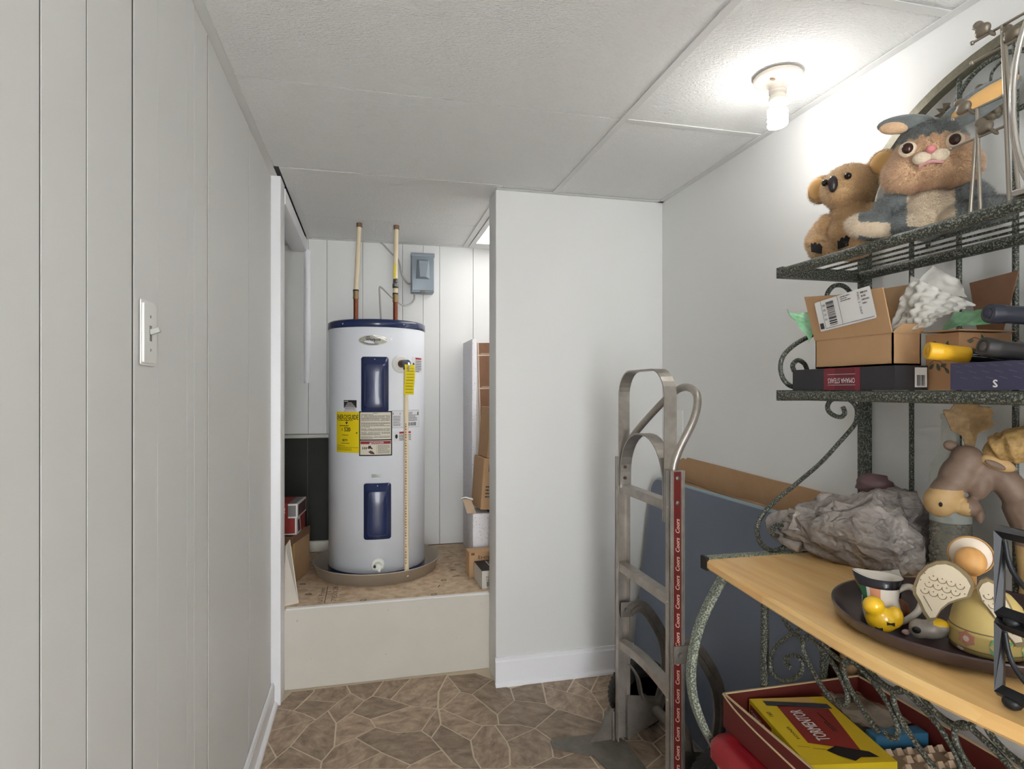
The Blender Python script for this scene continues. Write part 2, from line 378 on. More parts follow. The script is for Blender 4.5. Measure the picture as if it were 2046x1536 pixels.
# ---- floor: grout bed with separate flagstones
fl = B(G().box(-.47, 1.42, -2.2, 3.78, -.06, 0), 'floor', M('grout', (212, 198, 174), .7), kind='structure', org=(0, 0, 0))
STONES = [
[(-0.373,2.628),(-0.349,2.678),(-0.322,2.747),(-0.228,2.75),(-0.228,2.731),(-0.295,2.585),(-0.359,2.619)],
[(-0.228,2.75),(-0.092,2.754),(-0.073,2.68),(-0.12,2.613),(-0.254,2.663),(-0.228,2.731)],
[(-0.254,2.663),(-0.12,2.613),(-0.159,2.553),(-0.2,2.495),(-0.246,2.546),(-0.295,2.585)],
[(-0.373,2.628),(-0.295,2.585),(-0.246,2.546),(-0.205,2.5),(-0.366,2.451)],
[(-0.366,2.451),(-0.212,2.5),(-0.2,2.495),(-0.229,2.456),(-0.277,2.329),(-0.316,2.269),(-0.367,2.388)],
[(-0.367,2.388),(-0.316,2.269),(-0.353,2.199),(-0.386,2.207)],
[(-0.159,2.553),(-0.121,2.448),(-0.12,2.289),(-0.158,2.208),(-0.277,2.329),(-0.229,2.456),(-0.2,2.495)],
[(-0.092,2.754),(0.07,2.756),(0.02,2.635),(-0.014,2.601),(-0.073,2.68)],
[(-0.073,2.68),(-0.014,2.601),(-0.064,2.516),(-0.121,2.448),(-0.159,2.553),(-0.12,2.613)],
[(0.07,2.756),(0.189,2.751),(0.094,2.584),(0.02,2.631)],
[(0.02,2.631),(0.094,2.584),(0.173,2.51),(0.009,2.447),(-0.064,2.516),(-0.014,2.601)],
[(0.189,2.751),(0.356,2.749),(0.298,2.602),(0.279,2.467),(0.173,2.51),(0.094,2.584)],
[(0.173,2.51),(0.279,2.467),(0.2,2.318),(0.108,2.327),(0.029,2.383),(0.009,2.447)],
[(-0.064,2.516),(0.009,2.447),(0.029,2.383),(-0.045,2.329),(-0.12,2.289),(-0.121,2.448)],
[(-0.12,2.289),(-0.045,2.329),(0.047,2.214),(-0.082,2.137),(-0.159,2.155),(-0.158,2.208)],
[(0.029,2.383),(0.108,2.327),(0.2,2.318),(0.232,2.264),(0.261,2.179),(0.145,2.115),(0.047,2.214),(-0.045,2.329)],
[(0.047,2.214),(0.145,2.115),(0.12,2.088),(-0.082,2.137)],
[(-0.277,2.329),(-0.158,2.208),(-0.159,2.155),(-0.353,2.199),(-0.316,2.269)],
[(0.279,2.467),(0.278,2.348),(0.232,2.264),(0.2,2.318)],
[(0.145,2.115),(0.261,2.179),(0.287,2.101),(0.326,2.038),(0.12,2.088)],
[(0.354,2.736),(0.391,2.578),(0.294,2.459),(0.28,2.463),(0.299,2.599)],
[(0.354,2.736),(0.483,2.735),(0.55,2.656),(0.435,2.546),(0.391,2.578)],
[(0.435,2.546),(0.55,2.656),(0.585,2.592),(0.608,2.555),(0.601,2.454),(0.507,2.363)],
[(0.391,2.578),(0.435,2.546),(0.507,2.363),(0.498,2.291),(0.433,2.295),(0.294,2.459)],
[(0.283,2.455),(0.294,2.459),(0.433,2.295),(0.373,2.209),(0.278,2.345)],
[(0.278,2.345),(0.373,2.209),(0.367,2.108),(0.384,2.022),(0.332,2.035),(0.29,2.095),(0.261,2.182),(0.231,2.261)],
[(0.433,2.295),(0.482,2.291),(0.502,2.174),(0.503,2.127),(0.482,2.035),(0.437,2.01),(0.384,2.022),(0.367,2.108),(0.373,2.209)],
[(0.482,2.291),(0.575,2.27),(0.629,2.233),(0.502,2.174)],
[(0.507,2.363),(0.601,2.454),(0.725,2.396),(0.753,2.342),(0.629,2.233),(0.575,2.27),(0.498,2.291)],
[(0.608,2.555),(0.762,2.6),(0.725,2.396),(0.601,2.454)],
[(0.762,2.6),(0.928,2.603),(0.838,2.469),(0.753,2.541)],
[(0.928,2.603),(1.056,2.617),(0.942,2.453),(0.902,2.557)],
[(0.902,2.557),(0.942,2.453),(0.938,2.373),(0.838,2.469)],
[(0.753,2.541),(0.838,2.469),(0.938,2.373),(0.935,2.29),(0.9,2.206),(0.766,2.339),(0.753,2.342),(0.725,2.396)],
[(1.056,2.617),(1.163,2.621),(1.088,2.453),(0.939,2.446)],
[(0.939,2.446),(1.088,2.453),(1.044,2.352),(0.936,2.294),(0.938,2.373)],
[(0.753,2.342),(0.766,2.339),(0.9,2.206),(0.893,2.159),(0.767,2.113),(0.673,2.136),(0.629,2.233)],
[(0.502,2.174),(0.629,2.233),(0.667,2.147),(0.642,2.042),(0.557,2.005),(0.481,2.029),(0.503,2.127)],
[(0.667,2.147),(0.673,2.136),(0.767,2.113),(0.769,2.062),(0.661,2.029),(0.642,2.042)],
[(0.767,2.113),(0.893,2.159),(0.937,2.111),(0.848,1.911),(0.779,1.927),(0.769,2.062)],
[(0.936,2.294),(1.044,2.352),(0.937,2.111),(0.893,2.159),(0.9,2.206)],
[(0.642,2.042),(0.661,2.029),(0.769,2.062),(0.779,1.927),(0.541,1.985),(0.557,2.005)],
[(0.482,2.035),(0.557,2.005),(0.541,1.985),(0.437,2.01)],]
seeds = []
r5 = random.Random(5)
for _ in range(5000):
    p = (r5.uniform(-.42, 1.4), r5.uniform(-1.18, 2.75))
    if all((p[0]-a)**2+(p[1]-b)**2 > (.10+.09*abs(math.sin(p[0]*31+p[1]*17)))**2 for a, b in seeds): seeds.append(p)
def clip(poly, a, b, c):
    out = []
    for i in range(len(poly)):
        p, q = poly[i], poly[(i+1) % len(poly)]; dp = a*p[0]+b*p[1]-c; dq = a*q[0]+b*q[1]-c
        if dp <= 0: out.append(p)
        if dp*dq < 0: t = dp/(dp-dq); out.append((p[0]+(q[0]-p[0])*t, p[1]+(q[1]-p[1])*t))
    return out
def inset(poly, d):
    n = len(poly)
    if sum(poly[i][0]*poly[(i+1) % n][1]-poly[(i+1) % n][0]*poly[i][1] for i in range(n)) < 0: poly = poly[::-1]
    out = []
    for i in range(n):
        p0, p1, p2 = Vector(poly[i-1]), Vector(poly[i]), Vector(poly[(i+1) % n])
        e0 = (p1-p0).normalized(); e1 = (p2-p1).normalized(); n0 = Vector((-e0.y, e0.x)); n1 = Vector((-e1.y, e1.x))
        k = n0+n1; l = max(k.dot(n0), .35); q = p1+k*(d/l); out.append((q.x, q.y))
    return out
def stone(poly):
    if len(poly) < 3: return
    cx = sum(p[0] for p in poly)/len(poly); cy = sum(p[1] for p in poly)/len(poly)
    g = G(); g.prism([(a-cx, b-cy) for a, b in poly], (0, 0, -.003), (1, 0, 0), (0, 1, 0), .0042)
    me = bpy.data.meshes.new('flagstone'); me.from_pydata(g.v, [], g.f); me.materials.append(STONE)
    o = meshobj('flagstone', me, fl); o.location = (cx, cy, 0)
LA, LB, LC = .2339, .9723, 2.071          # joint where the measured stones end
for p in STONES: stone(clip(inset(p, .0031), -LA, -LB, -LC-.002))
for i, s in enumerate(seeds):
    poly = [(-.41, -1.2), (1.38, -1.2), (1.38, 2.765), (-.41, 2.765)]
    for j, t in enumerate(seeds):
        if i == j: continue
        dx, dy = t[0]-s[0], t[1]-s[1]; d = math.hypot(dx, dy)
        if d > .9: continue
        poly = clip(poly, dx/d, dy/d, (dx*(s[0]+t[0])+dy*(s[1]+t[1]))/2/d-.0031)
        if len(poly) < 3: break
    if len(poly) < 3: continue
    stone(clip(poly, LA, LB, LC-.002))
    hi = clip(poly, -LA, -LB, -LC-.002)
    if len(hi) > 2: stone(clip(hi, -.930, .4128, -.008))
# ---- left wall: painted vertical boards, backing coloured dark to stand in for groove shade
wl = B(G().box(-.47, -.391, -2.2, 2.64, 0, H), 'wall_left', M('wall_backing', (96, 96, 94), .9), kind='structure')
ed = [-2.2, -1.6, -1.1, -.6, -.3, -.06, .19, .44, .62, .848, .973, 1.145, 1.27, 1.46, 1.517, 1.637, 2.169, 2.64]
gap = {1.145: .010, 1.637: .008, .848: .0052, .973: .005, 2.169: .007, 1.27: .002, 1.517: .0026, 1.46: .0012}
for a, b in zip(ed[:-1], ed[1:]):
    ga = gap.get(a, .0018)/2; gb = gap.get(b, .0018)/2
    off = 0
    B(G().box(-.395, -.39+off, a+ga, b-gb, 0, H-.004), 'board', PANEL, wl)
bb = G().prism([(0, 0), (.012, 0), (.012, .085), (.008, .097), (0, .097)], (-.3875, 2.64, 0), (1, 0, 0), (0, 0, 1), 4.82)
B(bb, 'baseboard_left', TRIM, kind='structure')
B(G().prism([(0, 0), (.014, 0), (.012, .010), (.007, .016), (0, .019)], (-.3755, 2.655, 0), (1, 0, 0), (0, 0, 1), 4.82), 'trim_1', TRIM, kind='structure')
# ---- jamb post at the closet opening
B(G().rbox(-.47, -.352, 2.642, 2.764, 0, H-.003, .002), 'trim_2', TRIM, kind='structure')
# ---- back wall stub with baseboard
wb = B(G().rbox(.552, 1.42, 2.60, 2.75, 0, H-.002, .003), 'wall_back', WHITE, kind='structure')
B(G().prism([(0, 0), (.014, 0), (.014, .105), (.009, .112), (.009, .124), (0, .124)], (.548, 2.60, 0), (0, -1, 0), (0, 0, 1), -.815), 'baseboard_back', TRIM, kind='structure')
B(G().prism([(0, 0), (.014, 0), (.012, .010), (.007, .016), (0, .019)], (.546, 2.586, 0), (0, -1, 0), (0, 0, 1), -.817), 'trim_3', TRIM, kind='structure')
# ---- right wall
B(G().box(1.36, 1.45, -2.2, 2.60, 0, H), 'wall_right', WHITE, kind='structure')
B(G().prism([(0, 0), (-.014, 0), (-.014, .112), (-.009, .124), (0, .124)], (1.36, 1.9, 0), (1, 0, 0), (0, 0, 1), -.68), 'baseboard_right', TRIM, kind='structure')
# ---- unseen half wall added to steer world light onto the right side
B(G().box(.45, 1.45, -2.3, -2.2, 0, H), 'rear_light_baffle', WHITE, kind='structure')
# ---- closet shell
DARKW = M('dark_panel', (58, 58, 54), .8, var=(6, .3), rgb2=(48, 48, 45))
cb = B(G().box(-1.05, 1.6, 3.712, 3.78, 0, 2.4), 'wall_closet', M('closet_backing', (120, 120, 116), .8), kind='structure')
xe = [-1.05, -.85, -.62, -.34, -.235, -.03, .205, .33, .43, .64, .86, 1.1, 1.35, 1.6]
for a, b in zip(xe[:-1], xe[1:]):
    if b <= .02: B(G().rbox(a+.001, b-.001, 3.70, 3.713, 1.052, 2.21, .0012, seg=1), 'panel_board', PANEL, cb)
    else: B(G().rbox(a+.001, b-.001, 3.70, 3.713, .36, 2.21, .0012, seg=1), 'panel_board', PANEL, cb)
for a, b in ((-1.05, -.85), (-.85, -.62), (-.62, -.345), (-.345, -.03)):
    B(G().rbox(a+.0015, b-.0015, 3.703, 3.713, .36, 1.03, .0012, seg=1), 'dark_board', DARKW, cb)
B(G().rbox(-1.05, -.03, 3.685, 3.713, 1.028, 1.05, .003), 'trim_4', M('ledge_paint', (196, 194, 186), .5), kind='structure')
B(G().rbox(-.50, -.20, 3.672, 3.702, .361, .425, .008), 'trim_5', M('old_white', (214, 210, 198), .5), kind='structure')
B(G().tube([(-.345, 3.69, 1.35), (-.345, 3.69, 2.128)], .019, 10), 'trim_6', TRIM, kind='structure')
B(G().box(-1.1, -1.04, 2.64, 3.78, 0, 2.2), 'wall_alcove', PANEL, kind='structure')
B(G().box(-1.05, -.47, 2.66, 2.76, 0, 2.2), 'wall_alcove_front', PANEL, kind='structure')
B(G().box(1.5, 1.6, 2.75, 3.70, 0, 2.2), 'wall_closet_right', PANEL, kind='structure')
# header beam along the alcove
B(G().rbox(-.43, -.348, 2.766, 3.70, 2.118, 2.186, .002), 'trim_7', TRIM, kind='structure')
B(G().box(-1.05, -.431, 2.76, 3.70, 2.15, 2.2), 'ceiling_alcove', TILE, kind='structure')
# ---- raised platform: riser board and strand-board deck
pf = B(G().box(-1.05, 1.55, 2.80, 3.70, .30, .33), 'floor_platform', M('joist', (150, 120, 90), .8), kind='structure')
B(G().rbox(-.36, .556, 2.766, 2.784, .001, .350, .0015, seg=1), 'riser', M('riser_paint', (214, 208, 198), .5, var=(3, .3), rgb2=(204, 197, 186)), pf)
B(G().rbox(-.347, .556, 2.762, 2.786, .349, .357, .002, seg=1), 'edge_strip', M('edge_paint', (232, 230, 226), .5), pf)
dk = B(G().box(-1.05, 1.55, 2.784, 3.70, .331, .356), 'deck', OSB, pf)
for x, z in ((-.30, .30), (-.24, .13), (.09, .315), (.08, .115), (.10, .22), (.40, .16), (.52, .31)):
    B(G().ell((x, 2.766, z), (.004, .002, .004), n=8), 'nail', MATS['riser_paint'], pf)
st = G(); f = plane_map((-.165, 2.80, .3563), (0, 1, 0), (-1, 0, 0))
ink = M('stamp_ink', (86, 72, 64), .8)
pr_text(st, f, 'U.S. Patent', .12, .045, .022, 0, .0004, wid=.2); pr_rect(st, f, .0, .24, .022, .0255, 0, .0004)
pr_text(st, f, '7150128', .12, -.015, .024, 0, .0004, wid=.2)
for x, y in ((-.02, 2.80), (.30, 2.80), (-.27, 2.94), (.37, 3.0), (.44, 3.16), (-.31, 3.1)):
    c = Vector((x, y, .3566)); st.tube([c+Vector((.014*math.cos(a), .010*math.sin(a), 0)) for a in [k*math.pi/6 for k in range(12)]], .0012, 4, 0, closed=True)
for x, y, a in ((.44, 3.42, .1), (.46, 3.25, .2), (-.2, 2.95, .3), (.33, 2.9, 1.2), (.42, 3.05, .1)):
    st.strap([(x, y, .3563), (x+.035*math.cos(a), y+.035*math.sin(a), .3563)], (0, 0, 1), .0008, .004)
B(st, 'stamp', ink, dk)
# ---- ceiling: grid bars and lay-in tiles
ce = B(G().box(-.47, 1.45, -2.2, 2.66, H+.02, H+.06), 'ceiling', M('plenum', (60, 60, 60), .9), kind='structure')
B(G().box(-1.1, 1.65, 2.66, 3.78, H+.02, H+.06), 'plenum_board', MATS['plenum'], ce)
ys = [-2.2, -1.66, -.96, -.26, .44, 1.14, 1.84, 2.55, 3.22, 3.70]
def tile(x0, x1, y0, y1, dz=0): B(G().box(x0+.001, x1-.001, y0+.0028, y1-.0028, H+.0025+dz, H+.016+dz), 'ceiling_tile', TILE, ce)
for a, b in zip(ys[:6], ys[1:7]):
    tile(-.38, .82, a, b, RN.uniform(0, .002)); tile(.82, 1.35, a, b)
tile(-.38, .82, 1.84, 2.55); tile(.82, 1.355, 1.84, 2.598)
tile(-.348, .575, 2.55, 3.22, -.001); tile(-.348, .575, 3.22, 3.70, -.001); tile(.576, .82, 2.55, 2.598)
tile(1.22, 1.6, 2.75, 3.7)
def bar(x0, x1, y0, y1, z=H-.0015): B(G().rbox(x0, x1, y0, y1, z, z+.003, .0008, seg=1), 'grid_bar', GRID, ce)
bar(.808, .832, -2.2, 2.60)
for y in ys[1:7]: bar(.832, 1.34, y-.012, y+.012, H-.001)
bar(-.392, -.366, -2.2, 2.655, H-.003); bar(1.334, 1.36, -2.2, 2.60, H-.003); bar(-.346, -.322, 2.77, 3.70, H-.003)
bar(.552, 1.36, 2.578, 2.60, H-.003); bar(-.32, 1.5, 3.672, 3.70, H-.003)
bar(.572, .604, 2.75, 3.68, H-.003)
# ---- closet ceiling light
cl = thing('ceiling_light', (.9, 3.15, 2.19), 'bright white ceiling light panel in the closet above the stacked boxes', 'ceiling light')
B(G().box(.606, 1.22, 2.76, 2.80, 2.192, 2.215).box(.606, 1.22, 3.56, 3.67, 2.192, 2.215).box(.606, .635, 2.80, 3.56, 2.192, 2.215).box(1.19, 1.22, 2.80, 3.56, 2.192, 2.215), 'frame', GRID, cl)
B(G().box(.635, 1.19, 2.80, 3.56, 2.198, 2.21), 'diffuser', M('diffuser', (255, 253, 250), .6, emit=PANEL_POWER), cl)
# ---- light switch
sw = thing('light_switch', (-.385, 1.206, 1.41), 'white toggle light switch plate on the boarded wall', 'light switch')
f = plane_map((-.3875, 1.206, 1.41), (0, 1, 0), (0, 0, 1))
g = G(); g.prism(rrect(-.036, .036, -.058, .058, .004), (-.3875, 1.206, 1.41), (0, 1, 0), (0, 0, 1), .002)
g.prism(rrect(-.031, .031, -.053, .053, .004), (-.3855, 1.206, 1.41), (0, 1, 0), (0, 0, 1), .0035)
SWM = M('switch_plastic', (236, 236, 232), .3)
B(g, 'plate', SWM, sw)
B(G().box(-.383, -.3815, 1.200, 1.212, 1.396, 1.424), 'slot', M('slot_grey', (150, 150, 146), .6), sw)
g = G(); g.m = Matrix.Translation((-.3825, 1.206, 1.412)) @ Matrix.Rotation(math.radians(-20), 4, 'Y'); g.rbox(0, .017, -.004, .004, -.005, .005, .0015)
B(g, 'toggle', M('toggle_grey', (176, 176, 172), .4), sw)
for dz in (.03, -.03): B(G().ell((-.382, 1.206, 1.41+dz), (.0015, .003, .003), n=8), 'screw', M('screw_metal', (150, 150, 150), .4, .6), sw)
# ---- wall plate on the right wall
B(G().prism(rrect(-.035, .035, -.058, .058, .005), (1.36, 2.44, 1.16), (0, -1, 0), (0, 0, 1), .005), 'wall_plate', SWM, label='blank white cover plate on the wall behind the hand truck handle', cat_='cover plate')
# ---- bulb holder with spiral lamp
lx, ly = 1.132, 1.478
lp = thing('ceiling_lamp', (lx, ly, H), 'round porcelain lamp holder with a glowing spiral bulb', 'ceiling lamp')
POR = M('porcelain', (226, 216, 204), .25)
B(G().lathe([(.062, H-.001), (.066, H-.006), (.064, H-.012), (.05, H-.018), (.03, H-.026), (.024, H-.034), (.024, H-.04), (.022, H-.042)], (lx, ly, 0), 40), 'base', POR, lp)
B(G().ell((lx-.03, ly-.02, H-.0225), (.011, .006, .003), n=10), 'screw_slot', M('slot_brown', (140, 116, 84), .5), lp)
B(G().lathe([(.022, H-.040), (.0235, H-.043), (.0235, H-.05), (.021, H-.052), (.0215, H-.057), (.021, H-.061)], (lx, ly, 0), 28), 'socket', POR, lp)
bu = B(G().lathe([(.020, H-.055), (.0235, H-.061), (.0245, H-.068), (.0235, H-.08), (.019, H-.083)], (lx, ly, 0), 28), 'bulb', M('ballast_plastic', (222, 222, 208), .4), lp)
GLOW = M('bulb_glass', (255, 253, 250), .4, emit=BULB_POWER)
sp = []
for i in range(90):
    a = i/90*2*math.pi*3.6; sp.append((lx+.021*math.cos(a), ly+.021*math.sin(a), H-.092-.050*i/89))
g = G().tube(sp, .0072, 8); g.tube(cat([(lx+.012, ly, H-.08), (lx+.016, ly, H-.088), sp[0]], 4), .0075, 8); g.cyl((lx, ly, H-.08), (lx, ly, H-.142), .012, n=10)
B(g, 'spiral_tube', GLOW, bu)
# ================================================================ WATER HEATER
HX, HY_, HR = .049, 3.29, .25
def cm(th0, z0, R=HR):
    return lambda a, b, h: Vector((HX+(R+h)*math.sin(math.radians(th0)+a/R), HY_-(R+h)*math.cos(math.radians(th0)+a/R), z0+b))
wh = thing('water_heater', (HX, HY_, .37), 'tall white cylindrical water heater with navy panels and yellow sticker', 'water heater')
B(G().lathe([(HR-.012, .40), (HR, .402), (HR, 1.625), (HR-.002, 1.632)], (HX, HY_, 0), 72), 'tank', M('heater_enamel', (232, 235, 242), .28, coat=.2), wh)
cp = B(G().lathe([(HR+.001, 1.622), (HR+.004, 1.624), (HR+.004, 1.655), (HR-.006, 1.662), (HR-.05, 1.667), (0, 1.672)], (HX, HY_, 0), 72), 'top_cap', NAVY, wh)
bs = B(G().lathe([(HR-.008, .3605), (HR+.002, .362), (HR+.002, .40), (HR-.006, .408)], (HX, HY_, 0), 72), 'base_ring', NAVY, wh)
for th in (-42, 30, 85): B(G().ell(cm(th, 1.64)(0, 0, .004), .0042, n=8), 'screw', CHROME, cp)
for th in (-50, -10, 40): B(G().ell(cm(th, .385)(0, 0, .002), .0042, n=8), 'screw', CHROME, bs)
def acc(th, z0, z1, wdt):
    g = G(); f = cm(th, 0); dens = lambda L: [(a[0]+(b[0]-a[0])*k/8, a[1]+(b[1]-a[1])*k/8) for a, b in zip(L, L[1:]+L[:1]) for k in range(8 if abs(a[0]-b[0])+abs(a[1]-b[1]) > .02 else 1)]; P = rrect(-wdt/2, wdt/2, z0, z1, .012, 4); Q = rrect(-wdt/2+.012, wdt/2-.012, z0+.014, z1-.028, .014, 4); Q2 = rrect(-wdt/2+.024, wdt/2-.024, z0+.024, z1-.040, .012, 4)
    P, Q, Q2 = dens(P), dens(Q), dens(Q2)
    n = len(P); vs = [f(a, b, -.001) for a, b in P]+[f(a, b, .004) for a, b in P]+[f(a, b, .005) for a, b in Q]+[f(a, b, .022) for a, b in Q2]
    g.add(vs, [(k*n+i, k*n+(i+1) % n, (k+1)*n+(i+1) % n, (k+1)*n+i) for k in range(3) for i in range(n)], 0, True)
    c_ = (0, (z0+z1)/2-.008); rings = [[(c_[0]+(a-c_[0])*s, c_[1]+(b-c_[1])*s) for a, b in Q2] for s in (1, .85, .5, .05)]
    vs = [f(a, b, h) for R_, h in zip(rings, (.022, .025, .026, .026)) for a, b in R_]; g.add(vs, [(k*n+i, k*n+(i+1) % n, (k+1)*n+(i+1) % n, (k+1)*n+i) for k in range(3) for i in range(n)]+[tuple(range(3*n, 4*n))], 0, True)
    p = B(g, 'access_panel', NAVY, wh); B(G().ell(f(0, z1-.013, .005), .004, n=8), 'screw', CHROME, p)
acc(-3.5, 1.200, 1.474, .132); acc(-.6, .57, .848, .132)
# badge
g = G(); f = cm(-5.4, 1.556)
el = lambda a, b: [(a*math.cos(k*math.pi/14), b*math.sin(k*math.pi/14)) for k in range(28)]
pr_poly(g, f, el(.074, .026), 0, .0025); pr_poly(g, f, el(.069, .022), 1, .0032)
pr_text(g, f, 'Whirlpool', 0, .001, .017, 2, .0038, wid=.068, bold=.0005)
for k in range(3): pr_rect(g, f, -.034+.001*k, -.016, .013+.0022*k, .0143+.0022*k, 2, .0038)
vs = [f(a, b, 0) for a, b in el(.074, .026)]+[f(a, b, .0025) for a, b in el(.074, .026)]; g.add(vs, [(i, (i+1) % 28, 28+(i+1) % 28, 28+i) for i in range(28)], 0)
B(g, 'badge', [M('badge_rim', (220, 218, 208), .3, .4), M('badge_silver', (170, 168, 160), .35, .5, var=(60, .2), rgb2=(146, 144, 136)), BLACK], wh)
# energy sticker
YEL = M('sticker_yellow', (234, 208, 16), .45)
g = G(); f = cm(-37.3, 1.0995); W2 = .0705; Hh = .1015
pr_rect(g, f, -W2, W2, -Hh, Hh, 0, .0006, 10)
pr_text(g, f, 'ENERGYGUIDE', 0, .075, .024, 1, wid=.132, bold=.0005)
pr_rect(g, f, -.002, .002, .046, .066, 1); pr_poly(g, f, [(0, .038), (.009, .05), (-.009, .05)], 1)
pr_lines(g, f, -.06, .06, .056, .062, 1, 1, RN); pr_lines(g, f, -.045, .04, .028, .036, 1, 1, RN)
pr_text(g, f, '$', -.028, .013, .014, 1); pr_text(g, f, '520', .004, .014, .02, 1, wid=.036, bold=.0008)
pr_rect(g, f, -.06, .058, -.008, -.0055, 1); pr_poly(g, f, [(.062, .000), (.052, .000), (.057, -.008)], 1)
pr_lines(g, f, -.03, .01, -.017, -.011, 1, 1, RN)
pr_text(g, f, '4879', -.012, -.04, .012, 1, bold=.0004); pr_lines(g, f, -.035, .018, -.058, -.052, 1, 1, RN)
pr_lines(g, f, -.066, .066, -.078, -.062, 2, 1, RN, fill=.2); pr_lines(g, f, -.066, .03, -.092, -.078, 3, 1, RN, fill=.3)
B(g, 'energy_sticker', [YEL, BLACK], wh, label='yellow energy cost sticker')
# instruction and danger sticker
g = G(); f = cm(-2.7, 1.094); W2 = .0815; Hh = .111
pr_rect(g, f, -W2, W2, -Hh, Hh, 0, .0006, 12)
BEI = M('sticker_beige', (216, 208, 192), .5)
pr_rect(g, f, -W2+.006, W2-.006, -.029, Hh-.006, 1, .0009, 12); pr_rect(g, f, -W2+.006, W2-.006, -Hh+.006, -.035, 1, .0009, 12)
pr_rect(g, f, -W2+.008, W2-.008, -.052, -.038, 2, .0012, 8); pr_text(g, f, 'DANGER', .01, -.045, .009, 3, .0016, wid=.06)
pr_poly(g, f, [(-.03, -.05), (-.021, -.05), (-.0255, -.041)], 3, .0016)
pr_lines(g, f, -.012, .012, .098, .103, 1, 4, RN)
for y0, y1, n in ((.062, .096, 6), (.03, .056, 5), (.012, .026, 3), (-.008, .008, 3), (-.026, -.012, 3)): pr_lines(g, f, -W2+.011, W2-.011, y0, y1, n, 4, RN, fill=.4)
pr_rect(g, f, .004, .0048, -.102, -.056, 0, .0013); pr_lines(g, f, .01, W2-.012, -.100, -.056, 9, 4, RN, fill=.4)
for a in (-.062, -.053, -.045): pr_poly(g, f, [(a+x*.6, -.072+y) for x, y in el(.004, .007)], 0, .0013)
pr_poly(g, f, [(-.042, -.07), (-.034, -.066), (-.036, -.060), (-.022, -.060), (-.022, -.066), (-.014, -.072), (-.016, -.079), (-.022, -.074), (-.034, -.075)], 0, .0013)
pr_poly(g, f, [(-.036, -.09), (-.026, -.086), (-.028, -.082), (-.016, -.087), (-.006, -.096), (-.006, -.103), (-.024, -.1)], 5, .0013)
B(g, 'instruction_sticker', [BLACK, BEI, RED, PAPER, DKGREY, M('hand_brown', (90, 56, 48), .7)], wh)
# black and white notice
g = G(); f = cm(-32.8, 1.232); pr_rect(g, f, -.038, .038, -.03, .028, 2, .0005, 6); pr_rect(g, f, -.037, .037, -.010, .027, 0, .0008, 6)
for k, wd in enumerate((.064, .026, .04, .05, .06)): pr_lines(g, f, -wd/2, wd/2, .018-.0068*k, .0235-.0068*k, 1, 1, RN, fill=.6)
pr_lines(g, f, -.03, .03, -.020, -.013, 1, 0, RN); pr_lines(g, f, -.034, .034, -.029, -.023, 1, 3, RN)
B(g, 'notice_sticker', [BLACK, PAPER, M('sticker_white', (222, 222, 226), .4), M('pink_print', (190, 130, 130), .6)], wh)
# spec plate with bar code
g = G(); f = cm(36.4, 1.163); pr_rect(g, f, -.09, .09, -.043, .043, 0, .0005, 12)
for b in (-.043, .042): pr_rect(g, f, -.09, .09, b, b+.001, 1, .001, 12)
for a in (-.09, .089): pr_rect(g, f, a, a+.001, -.043, .043, 1, .001)
pr_rect(g, f, -.085, -.045, .022, .033, 1); pr_lines(g, f, -.08, -.05, .024, .031, 1, 0, RN, .0016); pr_lines(g, f, -.085, -.045, -.035, .018, 9, 2, RN); pr_lines(g, f, .0, .07, -.012, .035, 7, 2, RN)
barcode(g, f, 0, .06, -.036, -.018, 1, RN); pr_poly(g, f, [(.078+a*.3, .025+b*.4) for a, b in el(.02, .026)], 2)
B(g, 'rating_sticker', [MATS['sticker_white'], BLACK, DKGREY], wh)
for th, z, w2, h2 in ((53.3, 1.439, .048, .041), (29.8, 1.0765, .053, .026)):
    g = G(); f = cm(th, z); pr_rect(g, f, -w2, w2, -h2, h2, 0, .0005, 8); pr_rect(g, f, -w2+.03, w2-.004, h2-.013, h2-.003, 1, .001, 6)
    pr_lines(g, f, -w2+.034, w2-.008, h2-.011, h2-.005, 1, 3, RN, .0014); pr_lines(g, f, -w2+.03, w2-.004, -h2+.004, h2-.016, 7 if h2 > .03 else 4, 2, RN)
    pr_poly(g, f, [(-w2+.015+a*.1, b*.5) for a, b in el(.07, .022)], 3)
    B(g, 'warning_sticker', [MATS['sticker_white'], M('warning_red', (196, 70, 66), .5), DKGREY, BLACK], wh)
g = G(); f = cm(-2.4, .885); pr_rect(g, f, -.022, .022, -.009, .009, 0, .0009, 4); pr_lines(g, f, -.018, .018, -.007, .007, 3, 1, RN)
B(g, 'serial_plate', [M('plate_metal', (134, 138, 132), .4, .6), DKGREY], wh)
# relief valve with lever, tag and drain pipe
f = cm(26.2, 1.441); n0 = f(0, 0, 1)-f(0, 0, 0); tv = (f(.01, 0, 0)-f(0, 0, 0)).normalized()
g = G()
c = f(0, 0, .0); g.tube([c-n0*.012, c+n0*.004, c+n0*.008], [.047, .046, .036], 28)
B(g, 'escutcheon', M('escutcheon_white', (226, 226, 222), .45), wh)
rv = B(G().cyl(c, c+n0*.05, .019, n=18), 'relief_valve', M('old_brass', (112, 72, 52), .45, .7, var=(40, .3), rgb2=(76, 48, 38)), wh)
c2 = c+n0*.055; g = G().cyl(c+n0*.045, c+n0*.072, .0185, n=18); g.cyl(c2, c2-Vector((0, 0, .03)), .014, n=14)
B(g, 'valve_body', M('grey_brass', (104, 112, 130), .4, .8), rv)
g = G().strap(cat([c2+n0*.02+tv*.004+Vector((0, 0, .004)), c2+n0*.03-Vector((0, 0, .012)), c2+n0*.028-tv*.006-Vector((0, 0, .045))], 5), tv, .009, .002)
B(g, 'lever', CHROME, rv)
tg = G(); rt = random.Random(2)
